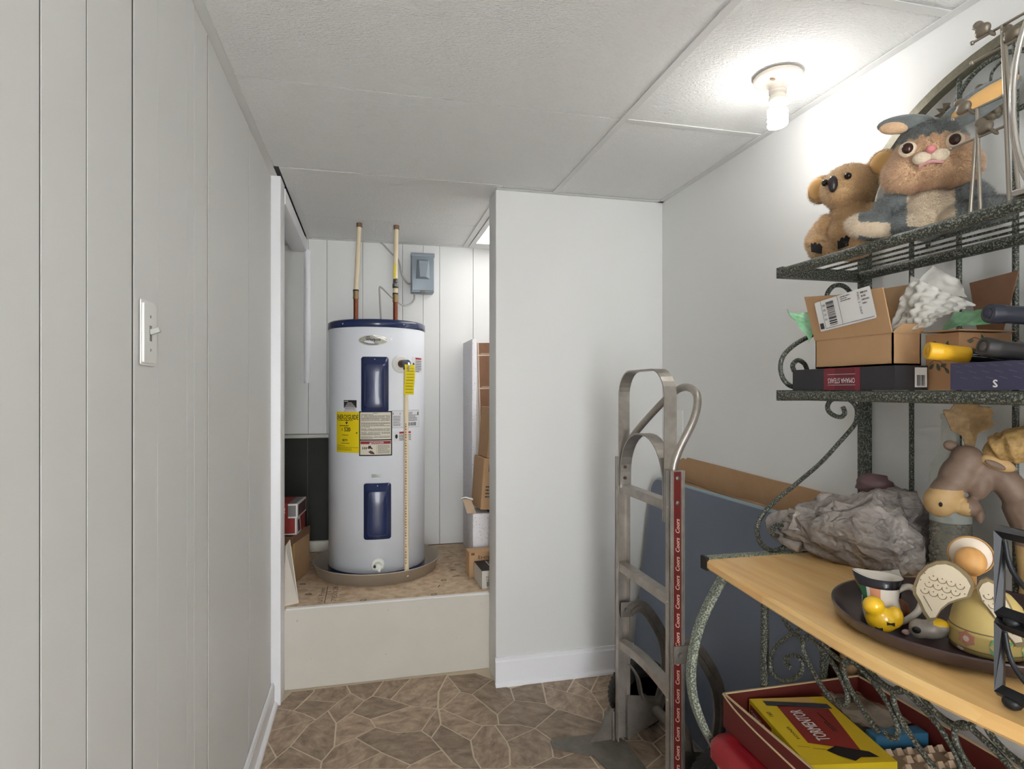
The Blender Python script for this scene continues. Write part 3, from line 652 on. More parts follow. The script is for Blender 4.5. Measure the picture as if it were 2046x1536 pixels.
def tagf(u, v):
    p = c2+n0*(.024+.006*math.sin(v*5))+tv*((u-.45)*.056+.004)-Vector((0, 0, .006+v*.148)); return p
tg.surf(tagf, 6, 14); f2 = lambda a, b, h: tagf(.5+a, .5-b)+n0*h
for k in range(9): pr_rect(tg, f2, -.38, .38, .36-.1*k, .375-.1*k+RN.uniform(0, .02), 1, .0012)
B(tg, 'hang_tag', [M('tag_yellow', (226, 206, 22), .4), M('tag_print', (164, 148, 20), .6)], rv)
CPVC = M('cream_pipe', (226, 210, 178), .4)
g = G().cyl(c2-Vector((0, 0, .025)), (c2.x+.004, c2.y, .385), .0115, n=16); fp = lambda a, b, h: Vector((c2.x-.001+a, c2.y-.0122-h, .9+b))
pr_ = [pr_rect(g, fp, -.003, .003, -.45+.0135*k, -.45+.0135*k+RN.uniform(.003, .009), 1, 0) for k in range(52)]
B(g, 'drain_pipe', [CPVC, M('pipe_ink', (150, 104, 84), .7)], wh)
# drain valve near the base
f = cm(-.2, .445); c = f(0, 0, 0); n0 = f(0, 0, 1)-c; WP = M('white_plastic', (228, 230, 222), .4)
dv = B(G().tube([c, c+n0*.006, c+n0*.010], [.034, .034, .028], 24).tube([c+n0*.008, c+n0*.03, c+n0*.042], [.018, .018, .014], 16), 'drain_valve', WP, wh)
B(G().ell(c+n0*.034+Vector((.010, 0, -.002)), (.017, .006, .009), n=12).ell(c+n0*.034+Vector((.006, 0, -.017)), (.009, .009, .014), n=12), 'valve_knob', WP, dv)
B(G().cyl(c+n0*.03+Vector((-.014, 0, .002)), c+n0*.043+Vector((-.016, 0, .002)), .007, n=12), 'outlet', BLACK, dv)
# ---- drain pan
B(G().lathe([(0, .3565), (.305, .3565), (.328, .418), (.331, .4185), (.331, .421), (.326, .421), (.302, .3600), (0, .3600)], (HX, HY_, 0), 72), 'drain_pan', M('pan_metal', (204, 194, 180), .4, .35, var=(3, .3), rgb2=(188, 176, 160)), label='round shallow metal drain pan under the water heater', cat_='pan')
# ---- plumbing above the heater
COP = M('copper', (142, 82, 58), .42, .75, var=(30, .3), rgb2=(112, 62, 46)); BRS = M('fitting_brass', (150, 126, 92), .4, .7)
def riser_pipe(x, xt, y, label, ct, tagged):
    z0 = 1.667; t = thing('water_pipe', (x, y, z0), label, 'pipe', 'pipes above the water heater')
    B(G().cyl((x, y, z0), (x, y, ct), .0125, n=16).cyl((x, y, z0), (x, y, z0+.024), .0145, n=16), 'copper_section', COP, t)
    B(G().cyl((x, y, ct-.005), (x, y, ct+.004), .0155, n=16).cyl((x, y, ct+.004), (x, y, ct+.03), .0145, n=8).cyl((x, y, ct+.03), (x, y, ct+.036), .0155, n=16), 'coupling', BRS, t)
    zz = ct+.036
    B(G().cyl((x, y, zz), (x, y, zz+.008), .0152, n=16), 'rubber_ring', M('rubber_ring', (40, 40, 34), .6), t); zz += .008
    if tagged:
        B(G().cyl((x, y, zz), (x, y, zz+.026), .0135, n=16), 'collar', CPVC, t); zz += .026
        B(G().cyl((x, y, zz), (x, y, zz+.008), .0152, n=16), 'rubber_ring', MATS['rubber_ring'], t); zz += .008
        B(G().cyl((x, y, zz), (x, y, zz+.014), .0165, n=8).cyl((x, y, zz+.014), (x, y, zz+.045), .014, .0125, n=12).ell((x+.004, y-.014, zz+.028), (.008, .008, .012), n=10), 'shutoff_valve', M('valve_grey', (120, 116, 112), .4, .8), t); zz += .045
    pts = cat([(x, y, zz), (x+(xt-x)*.5, y, (zz+2.19)/2), (xt, y, 2.199)], 6)
    B(G().tube(pts, .0122, 14), 'plastic_section', CPVC, t)
    B(G().cyl((xt, y, 2.178), (xt, y, 2.199), .0155, n=16), 'ceiling_collar', M('collar_rust', (124, 96, 78), .7), t)
    if tagged: B(G().strap([(x-.006, y-.0135, zz-.004), (x-.004, y-.0138, zz+.075)], (1, 0, 0), .011, .0006), 'yellow_tag', MATS['tag_yellow'], t)
riser_pipe(-.062, -.044, 3.3, 'plain cream and copper water pipe leaning up to the ceiling', 1.80, False)
riser_pipe(.145, .150, 3.3, 'cream and copper water pipe with a shutoff valve and yellow tag', 1.79, True)
# ---- electrical disconnect box and cables
GB = M('box_grey_enamel', (134, 144, 152), .4, .2)
db = thing('disconnect_box', (.32, 3.66, 1.89), 'grey metal electrical disconnect box on the closet wall', 'electrical box')
B(G().rbox(.253, .388, 3.62, 3.70, 1.895, 2.125, .004), 'case', GB, db)
cv = B(G().rbox(.25, .391, 3.612, 3.665, 2.108, 2.131, .004).rbox(.255, .386, 3.612, 3.622, 1.905, 2.11, .003), 'cover', GB, db)
o = Vector((.32, 3.612, 0)); P = [(-.034, 2.09), (.036, 2.09), (.042, 1.975), (-.042, 1.975)]; Q = [(-.024, 2.08), (.026, 2.08), (.018, 1.985), (-.018, 1.985)]
vs = [(.32+a, 3.612, b) for a, b in P]+[(.32+a, 3.594, b) for a, b in Q]
B(G().add(vs, [(0, 1, 5, 4), (1, 2, 6, 5), (2, 3, 7, 6), (3, 0, 4, 7), (4, 5, 6, 7)]), 'embossed_hood', GB, cv)
B(G().rbox(.305, .335, 3.605, 3.62, 1.893, 1.903, .002), 'latch', DSTEEL, db)
CBL = M('cable_grey', (176, 174, 168), .5)
B(G().tube(cat([(.075, 3.69, 2.197), (.09, 3.68, 2.185), (.14, 3.67, 2.13), (.18, 3.66, 2.09), (.20, 3.65, 2.0), (.23, 3.65, 1.955), (.253, 3.65, 1.95)], 6), .0055, 8), 'power_cable', CBL, label='grey cable dropping from the ceiling into the side of the disconnect box', cat_='cable')
B(G().tube(cat([(.272, 3.645, 1.893), (.27, 3.64, 1.85), (.235, 3.6, 1.815), (.19, 3.5, 1.80), (.12, 3.4, 1.835), (.075, 3.35, 1.868), (.062, 3.34, 1.865), (.064, 3.335, 1.80), (.068, 3.33, 1.72), (.072, 3.33, 1.671)], 6), .0052, 8), 'power_cable', CBL, label='grey looped cable running from the disconnect box down to the heater top', cat_='cable')
# ================================================================ CLOSET CLUTTER
DK = .3565
def frame(p, q):  # matrix at p with local x turned by angle q about z
    return Matrix.Translation(p) @ Matrix.Rotation(q, 4, 'Z')
# shoe box on a carton, left
t = thing('carton', (-.42, 3.22, DK), 'brown open cardboard carton under the red shoe box', 'box')
g = G(); g.m = frame((-.445, 3.24, DK), math.radians(-14)); g.box(-.12, .12, -.12, .12, .0, .232)
B(g, 'body', CARD2, t)
g = G(); g.m = frame((-.445, 3.24, DK), math.radians(-14)); g.box(.119, .1225, -.121, .121, .20, .24).box(-.12, .12, -.1225, -.1205, .19, .236)
B(g, 'torn_flap', CARDD, t)
g = G(); g.m = frame((-.445, 3.24, DK), math.radians(-14)); g.box(.1225, .124, -.1215, -.1, .002, .20)
B(g, 'tape', M('packing_tape', (196, 160, 96), .3), t)
sbz = .5975
t = thing('shoe_box', (-.42, 3.21, sbz), 'red and grey shoe box with a white letter logo', 'box')
MT = frame((-.455, 3.225, sbz), math.radians(-6))
SR = M('shoe_red', (140, 40, 36), .5); SG = M('shoe_grey', (128, 128, 128), .5)
g = G(); g.m = MT; g.box(-.14, .125, -.095, .095, 0, .085); f = lambda a, b, h: MT @ Vector((a, -.095-h, b))
pr_rect(g, lambda a, b, h: Vector((a, -.095-h, b)), -.14, .125, 0, .006, 1); pr_rect(g, lambda a, b, h: Vector((a, -.095-h, b)), .117, .125, 0, .085, 1)
pr_poly(g, lambda a, b, h: Vector((.125+h, a, b)), [(-.095, 0), (.0, 0), (-.03, .085), (-.095, .085)], 1)
pr_poly(g, lambda a, b, h: Vector((.125+h, a, b)), [(-.075, .008), (-.02, .008), (-.04, .07), (-.08, .07)], 2, .0016)
B(g, 'body', [SR, PAPER, M('shoe_dark', (80, 52, 54), .6)], t)
g = G(); g.m = MT; g.box(-.144, .13, -.1, .1, .082, .152); F = lambda a, b, h: Vector((a, -.1-h, b)); TP = lambda a, b, h: Vector((a, b, .152+h))
pr_rect(g, F, -.144, .13, .082, .152, 1); pr_rect(g, F, -.14, .122, .09, .144, 2, .0009); pr_rect(g, F, .015, .085, .082, .152, 0, .0012)
pr_text(g, F, 'NB', .052, .117, .034, 1, .0016, wid=.036, shear=.25, bold=.0018)
for k in range(4): pr_rect(g, F, .022, .036-.002*k, .104+.007*k, .107+.007*k, 1, .0016)
pr_rect(g, TP, -.144, .13, -.1, .1, 1); pr_rect(g, TP, -.14, .122, -.095, .095, 2, .0009); pr_rect(g, TP, .015, .085, -.1, .1, 0, .0012)
pr_rect(g, lambda a, b, h: Vector((.13+h, a, b)), -.1, .1, .082, .152, 1)
pr_rect(g, lambda a, b, h: Vector((.13+h, a, b)), -.09, .09, .09, .146, 3, .0012)
B(g, 'lid', [SR, PAPER, SG, MATS['shoe_dark']], t)
# white sheet leaning in the corner by the jamb
B(G().add([(-.36, 2.80, DK), (-.300, 2.83, DK), (-.348, 2.92, .62), (-.352, 2.80, .62), (-.363, 2.80, DK), (-.303, 2.835, DK), (-.351, 2.925, .62), (-.355, 2.805, .62)],
  [(0, 1, 2, 3), (7, 6, 5, 4), (0, 4, 5, 1), (1, 5, 6, 2), (2, 6, 7, 3), (3, 7, 4, 0)]), 'foam_sheet', M('sheet_white', (214, 206, 194), .7), label='small off-white sheet leaning against the jamb on the platform', cat_='sheet')
# foam boards and cartons, right
FOAM = speck_mat('foam_speckled', (120, 116, 118), (232, 230, 234), .30, .36, 160, .8)
B(G().rbox(.575, .601, 3.36, 3.685, DK, 1.60, .003), 'foam_board', FOAM, label='tall speckled white foam board standing on the platform', cat_='foam board')
g = G(); g.m = Matrix.Translation((.692, 3.40, DK)) @ Matrix.Rotation(math.radians(-1.6), 4, 'Y'); g.box(-.04, .25, -.012, .012, .008, 1.225)
f = lambda a, b, h: Vector((a, -.0125-h, b))
for z in (.62, .96, 1.15): pr_rect(g, f, -.05, .25, z, z+.008, 1); pr_rect(g, f, -.03, .2, z+.012, z+.015, 1)
g.box(-.046, -.04, -.013, .013, .008, 1.225, 1)
B(g, 'cardboard_sheet', [CARDD, M('torn_paper', (206, 186, 168), .8)], label='tall flat brown cardboard panel scuffed white along its edges', cat_='cardboard')
def carton(M4, w, d, h, name, label, mat, extra=None):
    t = thing(name, M4.to_translation(), label, 'box'); g = G(); g.m = M4; g.rbox(-w/2, w/2, -d/2, d/2, 0, h, .002, seg=1); B(g, 'body', mat, t)
    if extra: extra(t, M4)
    return t
# low base: styrofoam block with dark carton beside it
B(G().rbox(.54, .632, 3.13, 3.29, DK, .655, .004), 'foam_block', FOAM, label='short speckled foam block under the stacked tall cartons', cat_='foam block')
B(G().rbox(.64, .93, 3.12, 3.30, DK, .655, .003), 'carton', CARDD, label='dark brown carton beside the short foam block', cat_='box')
def ex1(t, m):
    g = G(); f = lambda a, b, h: m @ Vector((a, -.09-h, b))
    pr_rect(g, f, -.105, -.045, .42, .515, 0); pr_lines(g, f, -.1, -.05, .46, .51, 5, 1, RN); pr_rect(g, f, -.1, -.05, .425, .452, 2)
    B(g, 'shipping_label', [PAPER, DKGREY, BLACK], t)
    g = G(); pr_rect(g, f, -.14, .14, .54, .575, 0); pr_rect(g, f, -.105, -.09, .5, .575, 1, .001)
    B(g, 'tape', [M('tape_mauve', (142, 104, 96), .35), M('tape_pale', (190, 166, 150), .3)], t)
    g = G(); pr_rect(g, f, .04, .13, .10, .26, 0); pr_lines(g, f, -.105, -.06, .1, .24, 5, 1, RN)
    B(g, 'white_label', [PAPER, DKGREY], t)
m = Matrix.Translation((.735, 3.21, .6565)) @ Matrix.Rotation(math.radians(6.0), 4, 'Y') @ Matrix.Rotation(math.radians(8), 4, 'Z')
m = Matrix.Translation((.705, 3.21, .670)) @ Matrix.Rotation(math.radians(4.3), 4, 'Y') @ Matrix.Rotation(math.radians(6), 4, 'Z')
t = carton(m, .28, .18, .27, 'carton', 'tan carton with printed handling marks, lower one of the leaning pair', CARD2)
g = G(); f = lambda a, b, h: m @ Vector((a, -.09-h, b)); pr_rect(g, f, .0, .13, .10, .24, 0); pr_lines(g, f, -.12, -.05, .06, .13, 4, 1, RN); pr_rect(g, f, -.11, -.06, .2, .24, 1); B(g, 'white_label', [PAPER, DKGREY], t)
m2 = m @ Matrix.Translation((.012, 0, .272)); t = carton(m2, .27, .17, .27, 'carton', 'tan taped carton with a shipping label on top of the leaning pair', CARD)
g = G(); f = lambda a, b, h: m2 @ Vector((a, -.085-h, b)); pr_rect(g, f, -.115, -.055, .11, .215, 0); pr_lines(g, f, -.11, -.06, .16, .21, 5, 1, RN); pr_rect(g, f, -.11, -.06, .115, .145, 1); B(g, 'shipping_label', [PAPER, DKGREY], t)
g = G(); pr_rect(g, f, -.135, .135, .215, .27, 0, .0004); pr_rect(g, f, -.1, -.075, .20, .27, 1, .0009); B(g, 'tape', [M('tape_mauve', (146, 108, 98), .35), M('tape_pale', (190, 166, 150), .3)], t)
# torn paperboard scrap tucked on the foam block
g = G(); g.add([(0.510, 3.135, .657), (0.558, 3.13, .657), (0.558, 3.20, .657), (0.520, 3.20, .657), (0.485, 3.13, .735), (0.532, 3.125, .728), (0.535, 3.2, .73), (0.495, 3.2, .738)], [(3, 2, 1, 0), (0, 1, 5, 4), (1, 2, 6, 5), (2, 3, 7, 6), (3, 0, 4, 7)])
t = thing('packing_scrap', (0.520, 3.16, .656), 'torn paperboard scrap with a white curled edge beside the tall cartons', 'scrap'); B(g, 'board', M('scrap_buff', (196, 172, 146), .8), t)
B(G().tube(cat([(0.478, 3.13, .737), (0.500, 3.12, .745), (0.535, 3.125, .732), (0.537, 3.16, .732)], 5), .005, 6), 'curled_edge', PAPER, t)
# low product box at the platform edge
m = frame((.62, 2.93, DK), math.radians(3))
t = thing('carton', (.62, 2.95, DK), 'open tan carton with brown lettering lying low on the platform', 'box')
g = G(); g.m = frame((.64, 3.02, DK), math.radians(3)); g.box(-.14, .14, -.005, .078, 0, .128); B(g, 'body', CARD2, t)
g = G(); mm = frame((.64, 3.02, DK), math.radians(3)); f = lambda a, b, h: mm @ Vector((a, -.005-h, b)); pr_text(g, f, 'bep', -.055, .098, .026, 0, .001, wid=.075); pr_rect(g, f, -.13, -.112, .112, .124, 0); B(g, 'lettering', M('brown_print', (112, 76, 62), .7), t)
t = thing('product_box', (.62, 2.91, DK), 'small black and white box with a bar code in front of the open tan carton', 'box')
mm = frame((.645, 2.915, DK), math.radians(3)); g = G(); g.m = mm; g.box(-.118, .12, -.085, .09, 0, .085)
L = lambda a, b, h: Vector((a, -.085-h, b)); TP = lambda a, b, h: Vector((a, b, .085+h))
pr_rect(g, TP, -.118, .12, -.085, .09, 1); pr_rect(g, TP, -.06, .1, -.06, .075, 3, .001); pr_rect(g, TP, -.063, -.06, -.06, .075, 2, .0012); pr_poly(g, TP, [(-.02, .0), (.0, .03), (.02, .0), (.0, .012)], 2, .0014)
pr_text(g, L, 'P13-238', -.075, .054, .009, 1, wid=.045); pr_text(g, L, '116757', -.078, .041, .009, 1, wid=.038); pr_rect(g, L, -.043, -.0, .046, .062, 1); pr_text(g, L, '-S', -.018, .054, .011, 0, .0016)
barcode(g, L, -.095, -.045, .01, .033, 1, RN); pr_lines(g, L, -.035, .06, .01, .036, 4, 4, RN)
B(g, 'body', [M('box_offwhite', (206, 200, 190), .6), BLACK, PAPER, M('box_plum', (74, 58, 60), .5), DKGREY], t)
# ================================================================ HAND TRUCK
TY0, TY1, TX = 1.655, 2.07, .915
ht = thing('hand_truck', (TX, 1.86, 0), 'worn aluminium two-wheeled hand truck with lettered red strip on one rail', 'hand truck')
for k, (yw, sgn) in enumerate(((TY1, -1), (TY0, 1))):
    g = G(); x0, x1 = TX-.024, TX+.024; z0, z1 = .02, 1.063
    ya, yb = sorted((yw, yw+sgn*.004)); g.box(x0, x1, ya, yb, z0, z1)
    ya, yb = sorted((yw, yw+sgn*.028)); g.box(x0, x0+.004, ya, yb, z0, z1); g.box(x1-.004, x1, ya, yb, z0, z1)
    if k == 1:
        for xx in (x0, x0+.007, x1-.011, x1-.004): g.box(xx, xx+.004, TY0-.0035, TY0, z0, z1)
    rl = B(g, 'rail', STEEL, ht)
    if k == 1:
        g = G(); f = plane_map((TX, TY0-.0002, 0), (1, 0, 0), (0, 0, 1)); pr_rect(g, f, -.0125, .0125, .03, 1.06, 0, .0004)
        z = .09;
        while z < .93:
            pr_text(g, f, 'Coors', .001, z, .0135, 1, .0012, wid=.043, shear=.35, rot=math.pi/2, bold=.0006); z += .0575
        B(g, 'lettered_strip', [M('strip_red', (104, 28, 24), .5), M('strip_cream', (226, 180, 162), .5)], rl, label='dark red strip with repeated white script lettering')
        for z in (1.04, .965): B(G().ell((TX, TY0-.002, z), (.007, .004, .007), n=10), 'bolt', DSTEEL, rl)
    for z in (.95, .66, .36): B(G().ell((x0-.0005, yw+sgn*.016, z), (.0025, .0045, .0045), n=8), 'rivet', STEEL, rl)
for z, sag in ((.95, 0), (.66, 0), (.37, .02)):
    pts = [(TX-.002, TY1-.004-(TY1-TY0-.008)*i/8, z+sag*math.sin(math.pi*i/8)) for i in range(9)]
    g = G().strap(pts, (1, 0, 0), .034, .03); B(g, 'rung', STEEL, ht)
# flat bar loops
def loop(y0, y1, zb0, zb1, zt, rr):
    pts = [(TX-.004, y1, zb1)]
    for i in range(9): a = math.pi/2*i/8; pts.append((TX-.004, y1-rr+rr*math.cos(a), zt-rr+rr*math.sin(a)))
    for i in range(9): a = math.pi/2*i/8; pts.append((TX-.004, y0+rr-rr*math.sin(a), zt-rr+rr*math.cos(a)))
    pts.append((TX-.004, y0, zb0)); return pts
B(G().strap(loop(1.69, 2.035, .90, .96, 1.375, .09), (1, 0, 0), .042, .005), 'outer_loop', STEEL, ht)
B(G().strap(loop(1.70, 2.022, .90, .955, 1.16, .15), (1, 0, 0), .042, .005), 'inner_loop', STEEL, ht)
for z in (.99, 1.03): B(G().cyl((TX-.008, 2.014, z), (TX-.008, 2.02, z), .006, n=10), 'bolt', M('rusty_bolt', (78, 62, 52), .6, .5), ht)
hp = cat([(TX, 2.045, .93), (TX, 2.045, 1.06), (TX+.03, 2.03, 1.14), (TX+.075, 1.95, 1.235), (TX+.10, 1.86, 1.30), (TX+.105, 1.78, 1.318), (TX+.10, 1.71, 1.29), (TX+.075, 1.685, 1.22), (TX+.02, 1.682, 1.12), (TX, 1.682, 1.05), (TX, 1.682, .93)], 8)
B(G().tube(hp, .0125, 12), 'tube_handle', STEEL, ht)
# nose plate and rail shoes
nose = [(.66, 2.13), (.90, 2.13), (.93, 2.05), (.93, 1.675), (.90, 1.595), (.66, 1.595), (.655, 1.64), (.78, 1.72), (.80, 1.80), (.80, 1.92), (.78, 2.01), (.655, 2.085)]
g = G().prism(nose, (0, 0, .0015), (1, 0, 0), (0, 1, 0), .008)
B(g, 'nose_plate', DSTEEL, ht)
for y, s in ((2.10, 1), (1.625, -1)):
    g = G(); g.prism([(.80, .009), (.945, .009), (.945, .12), (.885, .12), (.855, .10), (.84, .05)], (0, y-.012 if s > 0 else y+.020, 0), (1, 0, 0), (0, 0, 1), .008)
    yy = sorted((y-s*.030, y+s*.02)); g.box(.882, .890, yy[0], yy[1], .009, .115)
    sh = B(g, 'rail_shoe', DSTEEL, ht)
    for z in (.04, .085): B(G().cyl((.876, y-s*.012, z), (.884, y-s*.012, z), .007, n=10), 'bolt', DSTEEL, sh)
# axle, brackets, wheels
AX = 1.035; AZ = .13
B(G().cyl((AX, 1.53, AZ), (AX, 2.195, AZ), .0095, n=12), 'axle', DSTEEL, ht)
B(G().cyl((AX, 1.69, AZ), (AX, 2.03, AZ), .018, n=14), 'axle_sleeve', DSTEEL, ht)
for y in (TY0+.03, TY1-.035):
    arm = cat([(TX+.02, y, .50), (TX+.06, y, .515), (TX+.105, y, .47), (TX+.15, y, .39), (TX+.165, y, .31), (TX+.16, y, .23), (TX+.14, y, .16), (AX+.01, y, AZ)], 5)
    g = G().strap(arm, (0, 1, 0), .03, .008); n = len(arm); g.strap(arm, (0, 1, 0), .010, .042)
    br = B(g, 'wheel_bracket', DSTEEL, ht)
    yc = TY0-.010 if y < 1.8 else TY1-.036
    B(G().rbox(TX-.016, TX+.034, yc, yc+.007, .478, .532, .002).rbox(TX+.026, TX+.05, min(yc, y), max(yc+.007, y), .488, .524, .002).cyl((TX+.006, yc+.002, .505), (TX+.006, yc-.008, .505), .009, n=8), 'clamp', DSTEEL, br)
    g = G().strap(cat([(TX+.02, y, .30), (TX+.05, y, .25), (TX+.07, y, .17), (AX, y, AZ+.02)], 5), (0, 1, 0), .03, .007); B(g, 'lower_strut', DSTEEL, ht)
    B(G().prism([(.925, .03), (1.06, .09), (1.06, .17), (.925, .19)], (0, y+.004, 0), (1, 0, 0), (0, 0, 1), .006), 'side_gusset', DSTEEL, ht)
RUB = M('tyre_rubber', (38, 38, 38), .7, bump=(90, .2)); HUBM = M('wheel_hub', (34, 32, 32), .45, .3)
for y in (2.155, 1.57):
    wl_ = B(G().lathe([(.070, -.026), (.095, -.034), (.116, -.033), (.126, -.024), (.1295, -.008), (.1295, .008), (.126, .024), (.116, .033), (.095, .034), (.070, .026), (.068, 0), (.070, -.026)], (AX, y, AZ), 48, axis='y'), 'wheel', RUB, ht)
    g = G()
    for k in range(44):
        for row in (-.018, 0, .018):
            a = 2*math.pi*(k+.5*(row != 0))/44; R0 = .1265 if row else .1285
            g.m = Matrix.Translation((AX, y+row, AZ)) @ Matrix.Rotation(-a, 4, 'Y') @ Matrix.Translation((R0, 0, 0)) @ Matrix.Rotation(.5 if row > 0 else -.5, 4, 'X'); g.box(0, .0015 if row else .001, -.006, .006, -.005, .005)
    B(g, 'tread', RUB, wl_)
    B(G().lathe([(.0, -.02), (.03, -.022), (.034, -.012), (.062, -.010), (.069, -.024), (.072, -.024), (.072, .024), (.069, .024), (.062, .010), (.034, .012), (.03, .022), (0, .02)], (AX, y, AZ), 36, axis='y'), 'hub', HUBM, wl_)
# ================================================================ FOLDED TABLE AND CARDBOARD ON THE RIGHT WALL
tb = thing('folding_table', (1.2, 2.0, 0), 'slate blue tabletop with a rounded corner leaning on the wall', 'table')
BL = M('table_blue', (106, 114, 130), .45, var=(4, .3), rgb2=(102, 110, 126)); BLE = M('table_edge', (142, 162, 172), .35)
o = Vector((1.186, 2.53, .004)); ax = Vector((.022, -1, 0)).normalized(); up = Vector((.108, 0, .89)).normalized(); nn = ax.cross(up)
Ln, Ht = 1.08, .905
if nn.x > 0: nn = -nn
poly = rrect(0, Ln, 0, Ht, .06, 7)
g = G(); n = len(poly); lo = [o+ax*a+up*b for a, b in poly]; hi = [p+nn*.022 for p in lo]
g.add(hi, [tuple(range(n))[::-1]], 0); g.add(lo, [tuple(range(n))], 0)
B(g, 'top', BL, tb)
g = G(); g.add(lo+hi, [(i, n+i, n+(i+1) % n, (i+1) % n) for i in range(n)], 0, True); g.tube([p+nn*.011 for p in lo], .0115, 6, closed=True)
B(g, 'edge_band', BLE, tb)
g = G()
for a in (.12, .9):
    p0 = o+ax*a+up*.08-nn*.012; g.tube([p0, p0+up*.6], .011, 8)
p0 = o+ax*.12+up*.08-nn*.012; g.tube([p0, p0+ax*.78], .011, 8)
B(g, 'folded_legs', STEEL, tb)
g = G(); rr = random.Random(4)
y = 2.42; top = [(2.44, .99), (2.40, 1.008), (2.37, 1.004), (2.36, 1.014), (2.1, 1.008), (1.8, 1.0), (1.62, .998), (1.44, .99)]
poly = [(2.44, .002)]+top+[(1.44, .002)]
g.prism([(-a, b) for a, b in poly], (1.352, 0, 0), (0, -1, 0), (0, 0, 1), -.006)
cs = B(g, 'cardboard_sheet', CARD, label='large flattened cardboard sheet standing behind the blue tabletop', cat_='cardboard')
g = G(); pts = cat([(1.3435, 2.44, .93), (1.3425, 2.25, .912), (1.344, 2.05, .905), (1.3425, 1.9, .90), (1.3435, 1.75, .905), (1.343, 1.6, .898), (1.3435, 1.44, .90)], 5)
g.strap(pts, (0, 0, 1), .006, .002); B(g, 'torn_crease', CARD2, cs)
g = G(); g.surf(lambda u, v: Vector((1.3445-.018*v-.004*math.sin(9*u), 2.43-.98*u, .905-.03*v+.004*math.sin(14*u))), 24, 3); B(g, 'peeled_layer', CARD2, cs)
# plank and dark tube behind the rack
B(G().rbox(1.300, 1.338, 1.396, 1.434, 0, .80, .002), 'wood_strip', M('raw_pine', (178, 146, 108), .7, var=(5, .3), rgb2=(160, 128, 90), stretch=(8, 8, 1)), label='raw pine strip standing in the corner behind the rack', cat_='wood strip')
# ================================================================ BAKER'S RACK
Y0, Y1, XB, XF = .48, 1.38, 1.335, 1.062
WT = .876; MZ = 1.308; TZ = 1.634
rk = thing('bakers_rack', (1.1, .93, 0), 'tall green-black speckled iron rack with scrolls and an oak shelf', 'rack')
SQ = lambda g, p, q, w=.011: g.tube([p, q], w*1.414, 4, smooth=False)
for y in (Y1, Y0): B(G().box(XB-.014, XB+.011, y-.012, y+.012, .0, 1.77), 'post', RACK, rk)
for y in (1.235, 1.11, .985, .86, .735, .61): B(G().cyl((XB, y, WT-.03), (XB, y, 1.765+.298*math.sqrt(max(0, 1-((y-.93)/.45)**2))), .006, n=10), 'back_rod', RACK, rk)
def ellp(a, b, n=40, t0=0, t1=math.pi): return [(XB, .93+a*math.cos(t0+(t1-t0)*i/n), 1.769+b*math.sin(t0+(t1-t0)*i/n)) for i in range(n+1)]
B(G().strap(ellp(.45, .298), (1, 0, 0), .024, .022), 'arch', M('arch_metal', (120, 114, 96), .45, .3, var=(120, .2), rgb2=(96, 92, 76)), rk)
# arch ornament: tendrils, leaves, grapes
orn = G()
orn.tube(cat([(XB, 1.19, 1.66), (XB, 1.17, 1.80), (XB, 1.135, 1.93), (XB, 1.10, 2.005), (XB, 1.04, 2.035), (XB, .97, 2.02), (XB, .935, 1.97), (XB, .95, 1.91), (XB, .99, 1.90)], 7), .0055, 8)
orn.tube(cat([(XB, 1.20, 1.88), (XB, 1.16, 1.94), (XB, 1.13, 1.93)], 6), .004, 8)
orn.tube(cat([(XB, .66, 1.66), (XB, .69, 1.80), (XB, .725, 1.93), (XB, .76, 2.005), (XB, .82, 2.035), (XB, .89, 2.02), (XB, .925, 1.97), (XB, .91, 1.91), (XB, .87, 1.90)], 7), .0055, 8)
tn = B(orn, 'tendril', RACK, rk)
g = G(); rg = random.Random(9)
for k in range(34):
    t = k/34; r = .034*(1-abs(t-.35)*1.05); a = k*2.4
    g.ell((XB-.012+r*.5*math.cos(a), 1.03+r*math.sin(a), 1.975-.062*t*1.2), .0105, n=10)
gp = B(g, 'grape_cluster', M('grape_metal', (128, 118, 100), .5, .3, var=(70, .25), rgb2=(84, 76, 62)), rk)
B(G().tube(cat([(XB-.01, 1.03, 1.98), (XB-.012, 1.025, 2.0), (XB-.014, 1.005, 2.012)], 5), .003, 6), 'stem', RACK, gp)
def leaf(c, s, rot):
    pts = [(0, -1), (.35, -.75), (.8, -.7), (.65, -.25), (1, .1), (.55, .3), (.45, .8), (0, 1), (-.45, .8), (-.55, .3), (-1, .1), (-.65, -.25), (-.8, -.7), (-.35, -.75)]
    cr, sr = math.cos(rot), math.sin(rot); g = G(); n = len(pts)
    P = [Vector((c[0]+(.006 if i % 2 else -.004), c[1]+s*(a*cr-b*sr), c[2]+s*(a*sr+b*cr))) for i, (a, b) in enumerate(pts)]
    Q = [p+Vector((-.003, 0, 0)) for p in P]; cc = Vector(c)
    g.add(P+Q+[cc+Vector((.006, 0, 0)), cc+Vector((-.002, 0, 0))], [(i, (i+1) % n, n+(i+1) % n, n+i) for i in range(n)]+[(2*n, (i+1) % n, i) for i in range(n)]+[(2*n+1, n+i, n+(i+1) % n) for i in range(n)])
    B(g, 'leaf', gp.data.materials[0], tn)
leaf((XB-.012, 1.136, 1.965), .02, .6); leaf((XB-.012, 1.105, 1.955), .016, -.7); leaf((XB-.012, .86, 1.95), .022, .2)
